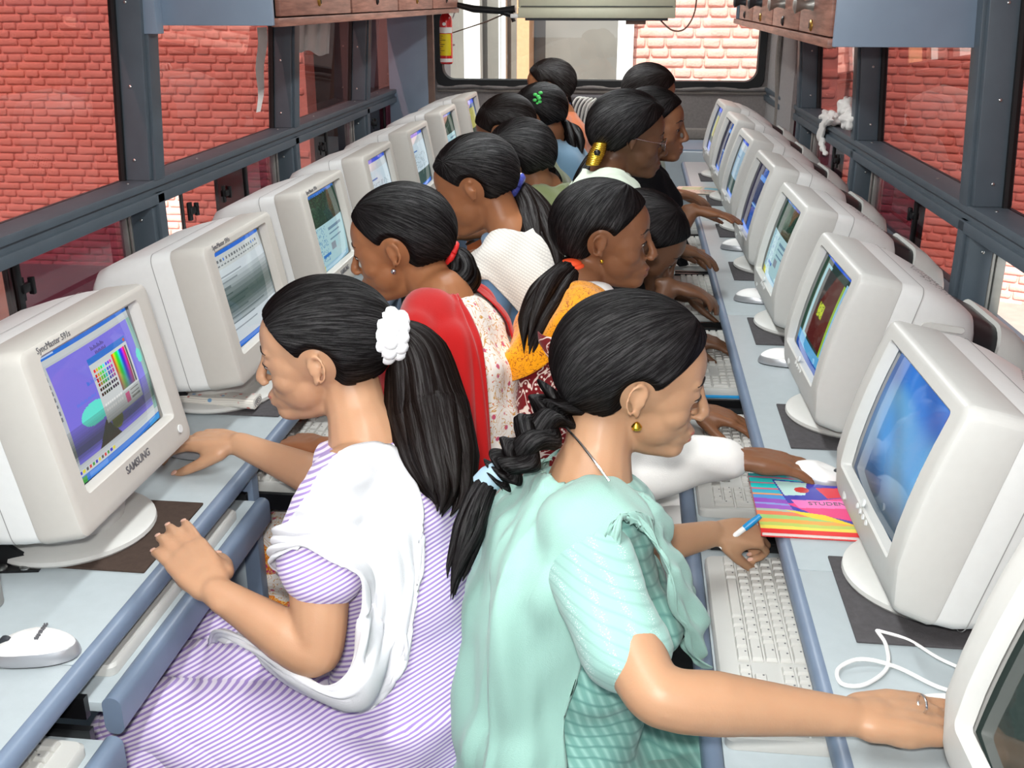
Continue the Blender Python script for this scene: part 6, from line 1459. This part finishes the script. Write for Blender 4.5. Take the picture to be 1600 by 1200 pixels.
# 13: far girl below the rear window
N13 = at(995, 200, 4.15)
P = person('p13', 'girl in cream with black hair gathered behind, sitting farthest below the rear window bricks', N13+V3(.01, -.04, -.42), N13, (.96, .25), .25, at(1016, 148, 4.10), (1, .04), 'skin_deep', voxel=.0065, hs=1.02, ts=.95,
    arms={'R': relaxed((.10, 3.95, .76), at(1048, 300, 3.78), (.10, -.02, -.015), sleeve=.8)}, kurta='pale_mint', kvox=.009, faceon=False)
stool(P, 'padded stool under the farthest girl in cream'); r, off = P['root'], P['off']
T_ = at(985, 160, 4.15); hair_cap(P['O'], P['Rm'], P['hs'], loc_of(P, T_), 'hair_brown', r, off, nth=48, naz=60, vol=1.02, ear=.015)
# ================================================================== small things on the worktops and sills
# rolled newspaper by the second monitor
nw = empty('rolled_newspaper', tuple(atz(345, 632, DZ+.012)), math.atan2(*(atz(400, 635, .745)-atz(290, 630, .745))[[1, 0]]), 'flat rolled newspaper lying under the word-processor monitor', 'newspaper')
def newsprint(name):
    def b(nt, co):
        return [(stripe_fac(nt, co, (0, 0, 1), .0035, .25, .2, .1), (190, 186, 180)), (voro_fac(nt, co, 60, .18, .28), (196, 110, 100)), (voro_fac(nt, co, 45, .16, .22, seed=(2, 5, 1)), (120, 160, 196))]
    patterned(name, (232, 228, 218), b)
newsprint('newsprint')
mb = MB(); R = []
for x in np.linspace(-.078, .078, 14): R.append([(x, a+.002*math.sin(x*60), b+.011) for a, b in rrect(.045+.004*math.sin(x*23), .021, .010, 5)])
mb.rings(R).build('roll', 'newsprint', nw)
sp = []
for t in np.linspace(0, 5.2*math.pi, 60): q = .0010+.0088*t/(5.2*math.pi); sp.append((.0795, q*2.0*math.cos(t), .011+q*math.sin(t)))
MB().tube(sp, .0006, 4).build('rolled_edge', 'logo_grey', nw)
# black angle brackets behind the monitors
def bracket(p, rz, label):
    o = empty('angle_bracket', tuple(p), rz, label, 'bracket')
    prof = [(0, 0), (.085, 0), (.085, .012), (.06, .02), (.03, .045), (.012, .085), (0, .085)]
    MB().rings([[(x, y, z) for x, z in prof] for y in (-.004, .004)]).build('plate', 'black_plastic', o)
    MB().box(.005, .085, -.02, .02, 0, .004).build('foot', 'black_plastic', o)
    for x in (.03, .065): MB().lathe([(.009, .004), (.009, .006), (.005, .0085)], 12, (x, -.012, 0)).build('bolt', 'steel', o)
bracket(atz(-25, 886, DZ+.0005), math.radians(10), 'black angle bracket bolted down beside the purple paint monitor'); bracket(atz(262, 640, DZ+.0005), math.radians(5), 'black angle bracket bolted down beside the rolled newspaper')
# grey box corner at the very edge of the window worktop
gb = MB().box(-.12, .0, -.16, .0, 0, .07).build('equipment_box', 'monitor_seam', None, bevel=.006, loc=tuple(atz(10, 942, DZ+.0005))); tag(gb, 'low grey box at the edge of the worktop beside the lettered mouse', 'box')
# striped book beside the mouse
bk = empty('exercise_book', tuple(atz(1262, 793, DZ+.0008)), 0.0, 'bright striped exercise book with a red edge lying beside the dark hand', 'book')
cv = Canvas(120, 150, (230, 200, 90))
Y, X = np.mgrid[0:150, 0:120]; u, v = X/120, Y/150
bands = [(.06, (60, 206, 216)), (.09, (226, 130, 170)), (.17, (50, 216, 214)), (.19, (226, 120, 150)), (.27, (40, 206, 206)), (.295, (226, 110, 130)), (.36, (60, 176, 204)), (.385, (236, 160, 110)), (.45, (80, 150, 216)), (.52, (150, 80, 190)), (.55, (140, 160, 220)), (.62, (156, 90, 196)), (.66, (176, 190, 170)), (.72, (236, 130, 90)), (.78, (160, 206, 120)), (.84, (240, 170, 80)), (.89, (190, 206, 100)), (.94, (240, 220, 90))]
w_ = v+.012*np.sin(u*6+1)+.02*u*np.sin(v*9)
for lo, c_ in reversed(bands): cv.a[w_ < lo+.0] = srgb(*c_)[:3]
cv.rect(0, .93, 1, 1, (226, 40, 40)); cv.poly([(.22, .10), (1, .16), (1, .86), (.34, .62)], (56, 56, 170)); cv.poly([(.3, .52), (1, .34), (1, .8), (.5, .66)], (232, 60, 130)); cv.poly([(.35, .45), (1, .42), (1, .55), (.4, .58)], (246, 120, 190)); cv.poly([(.26, .62), (.62, .68), (.9, .84), (.5, .74)], (236, 210, 40)); cv.poly([(.24, .12), (.55, .14), (.5, .36), (.3, .38)], (190, 226, 220)); cv.ell(.48, .27, .07, .05, (200, 60, 60)); cv.poly([(.62, .22), (1, .2), (1, .34), (.7, .4)], (220, 40, 60))
bw, bh = .172, .215
me = cv.mesh('cover', lambda u, v: (-bw/2+u*bw, bh/2-v*bh, .0072)); me.materials.append(attr_mat('print_cover', rough=.3, coat=.4)); link('cover', me, bk)
MB().box(-bw/2, bw/2, -bh/2, bh/2, 0, .0010).box(-bw/2-.0004, -bw/2+.0012, -bh/2, bh/2, 0, .0070).build('back_cover', 'ext_red', bk)
MB().box(-bw/2+.0012, bw/2-.003, -bh/2+.003, bh/2-.003, .0010, .0071).build('pages', 'paper_white', bk)
Tm = np.eye(4); Tm[:3, 3] = (.03, -.01, .0075); Rz = Matrix.Rotation(.06, 4, 'Z'); text_mesh('STUDENT', .016, 'lettering', 'logo_grey', bk, np.array(Matrix.Translation((.035, .002, .0074)) @ Rz), depth=.0002)
# blue pen on the second tray
bp = empty('ballpoint_pen', tuple(atz(1125, 620, TZ+.006)), 0.05, 'blue ballpoint pen lying across the tray between two keyboards', 'pen')
MB().tube([(-.07, 0, 0), (.045, 0, 0)], .0038, 10).build('barrel', 'pen_blue', bp); MB().tube([(.043, 0, 0), (.05, 0, 0), (.068, 0, 0)], [.0045, .0048, .0036], 10).build('cap', 'band_blue', bp); MB().tube([(-.07, 0, 0), (-.084, 0, 0)], [.0036, .001], 10).build('tip', 'steel', bp)
# magazine by the far monitors
mg = empty('magazine', tuple(atz(1098, 300, DZ+.001)), -.2, 'open printed magazine on the worktop before the grey-list monitor', 'magazine')
cv = Canvas(40, 30, (206, 196, 180)); cv.rect(.1, .1, .45, .5, (120, 180, 120)); cv.rect(.5, .15, .9, .4, (110, 180, 200)); cv.rect(.5, .5, .9, .6, (200, 90, 80)); cv.speck(.1, .55, .9, .9, (150, 140, 130), .4)
me = cv.mesh('page', lambda u, v: ((u-.5)*.24, (.5-v)*.18, .004+.004*math.sin(math.pi*u))); me.materials.append(MATS['print_cover']); link('page', me, mg)
MB().box(-.12, .12, -.09, .09, 0, .0035).build('pages', 'newsprint', mg)
# white cloth hung on the sill between the windows
cp_ = atx(1310, 190, 0.83)
rg = random.Random(11); C0 = np.array((XR-.0248*4.9-.0, 4.9, 1.0))
p_ = atz(1305, 185, 1.0)
rag = MB()
def lump(c, r, seed):
    rr = random.Random(seed); b = MB(); b.ellipsoid((0, 0, 0), (1, 1, 1), 20, 14); out = []
    ph = [rr.uniform(0, 6) for _ in range(6)]
    for x, y, z in b.v:
        k = 1+.16*math.sin(5*x+ph[0]+3*z)+.14*math.sin(6*y+ph[1]-2*x)+.12*math.sin(7*z+ph[2]+2*y); out.append((c[0]+x*r[0]*k, c[1]+y*r[1]*k, c[2]+z*r[2]*k))
    return out, b.f
for i, (u, v, rx, rz) in enumerate(((1322, 172, .032, .030), (1305, 186, .045, .020), (1330, 188, .042, .022), (1292, 190, .030, .016))):
    q = atx(u, v, .848+.012*(i % 2)); L_, F_ = lump((q[0], q[1], max(q[2], 1.0+rz*.8)), (rx*.9, rx*2.3, rz*1.5), i); rag.add(L_, F_)
rw_, rh_ = [], []
ctr = [(1298, 184), (1286, 196), (1282, 212), (1285, 228), (1290, 243)]
pts = [atx(u, v, .822) for u, v in ctr]
R = []
for i, q in enumerate(pts):
    w = (.075, .075, .066, .05, .015)[i]; R.append([q+V3(.010*math.cos(t)+.004*math.sin(3*t+i), w*math.sin(t), .004*math.cos(2*t)) for t in np.linspace(0, 2*math.pi, 17)[:-1]])
rag.rings(R)
rgm = remesh(rag, .005, 2, 'rag'); rgm.materials.append(MATS['white_cotton']); cen = vco(rgm).mean(0); V = vco(rgm); V += vno(rgm)*fold_noise(V, .003, [((.3, 1, .5), 130, 1), ((1, .2, .6), 160, .8)], 2)[:, None]; setco(rgm, V-cen); ro = link('cloth_rag', rgm, None, tuple(cen)); tag(ro, 'crumpled white cloth draped over the window sill', 'cloth')
# pale curtain edges caught in the windows
cu = MB(); A = [atx(404+2*math.sin(i*.9), 43+i*12, XL-.045) for i in range(12)]
R = [[q+V3(0, -.02, 0), q+V3(.004, .045*(1-.6*(i/11)**2), 0), q+V3(0, .090*(1-.8*(i/11)**2)+.004, 0), q+V3(-.004, .03, 0)] for i, q in enumerate(A)]
cu.rings(R).build('curtain_strip', 'white_cotton'); tag(bpy.data.objects['curtain_strip'], 'narrow white curtain strip hanging inside the window before the second pillar', 'curtain')
cu = MB(); A = [(u0, 28, 112) for u0 in range(462, 520, 7)]
R = []
for i, u0 in enumerate(range(462, 518, 5)):
    t = atx(u0, 20, XL-.05+.012*math.sin(i*1.7)); b = atx(u0-3, 78+i*.8+3*math.sin(i), XL-.05+.012*math.sin(i*1.7+.5)); R.append((t, b))
rows_ = [[t+(b-t)*k for k in (0, .33, .66, 1)] for t, b in R]
cloth('window_curtain', rows_, 'white_cotton', None, V3(0, 0, 0), None, nu=40, nv=10, thick=.003); tag(bpy.data.objects['window_curtain'], 'short white curtain bunched in the window below the wooden lockers', 'curtain')
# coil of white cable over the rear seat, rear seat and console
se = empty('bus_seat', (-.22, 6.05, 0), 0, 'dark grey upholstered bus seat below the rear window', 'seat')
mat('seat_fabric', (88, 84, 86), .95, var=.1, scale=60, bump=.4)
MB().box(-.26, .26, -.22, .22, .36, .46).build('cushion', 'seat_fabric', se, bevel=.03); MB().box(-.26, .26, .16, .28, .44, .98).build('backrest', 'seat_fabric', se, bevel=.04); MB().box(-.22, .22, -.16, .2, 0, .36).build('base', 'dark_frame', se)
co_ = empty('cable_coil', tuple(aty(912, 165, 6.0)), 0, 'loose coil of pale cable hung over the dark rear seat', 'cable')
o_ = np.array(co_.location)
for i in range(6):
    P_ = [aty(890+i*5, 200+i*3, 5.98)-o_, aty(893+i*6, 170, 5.98)-o_, aty(902+i*7, 153+i*.5, 6.0)-o_, aty(916+i*3, 158+i, 6.04)-o_, aty(908+i*5, 185+i*4, 6.0)-o_, aty(905+i*4, 215+i*5, 5.98)-o_]
    MB().tube(catmull(P_, 8), .006, 8).build('loop', 'paper_white', co_)
cs = empty('rear_console', (.42, 5.95, 0), 0, 'pale low console box beneath the rear window beside the last monitor', 'console')
MB().box(-.32, .36, -.26, .26, 0, .74).build('body', 'desk_panel', cs, bevel=.01); MB().box(-.26, .0, -.22, .18, .74, .748).build('inset', 'panel_paint', cs); MB().box(-.34, .36, .26, .34, .74, .80).build('padded_edge', 'upholstery_bead', cs, bevel=.02)
# finger ring of the woman in sea green
rp_ = at(1441, 1100, 1.125); rr_ = MB().tube([rp_+(C_UP*math.cos(t)+nrm(np.cross(C_UP, (1, .2, -.1)))*math.sin(t))*.0095-PEOPLE['p2']['off'] for t in np.linspace(0, 2*math.pi, 19)], .0014, 6); rr_.build('finger_ring', 'silver', PEOPLE['p2']['root'])
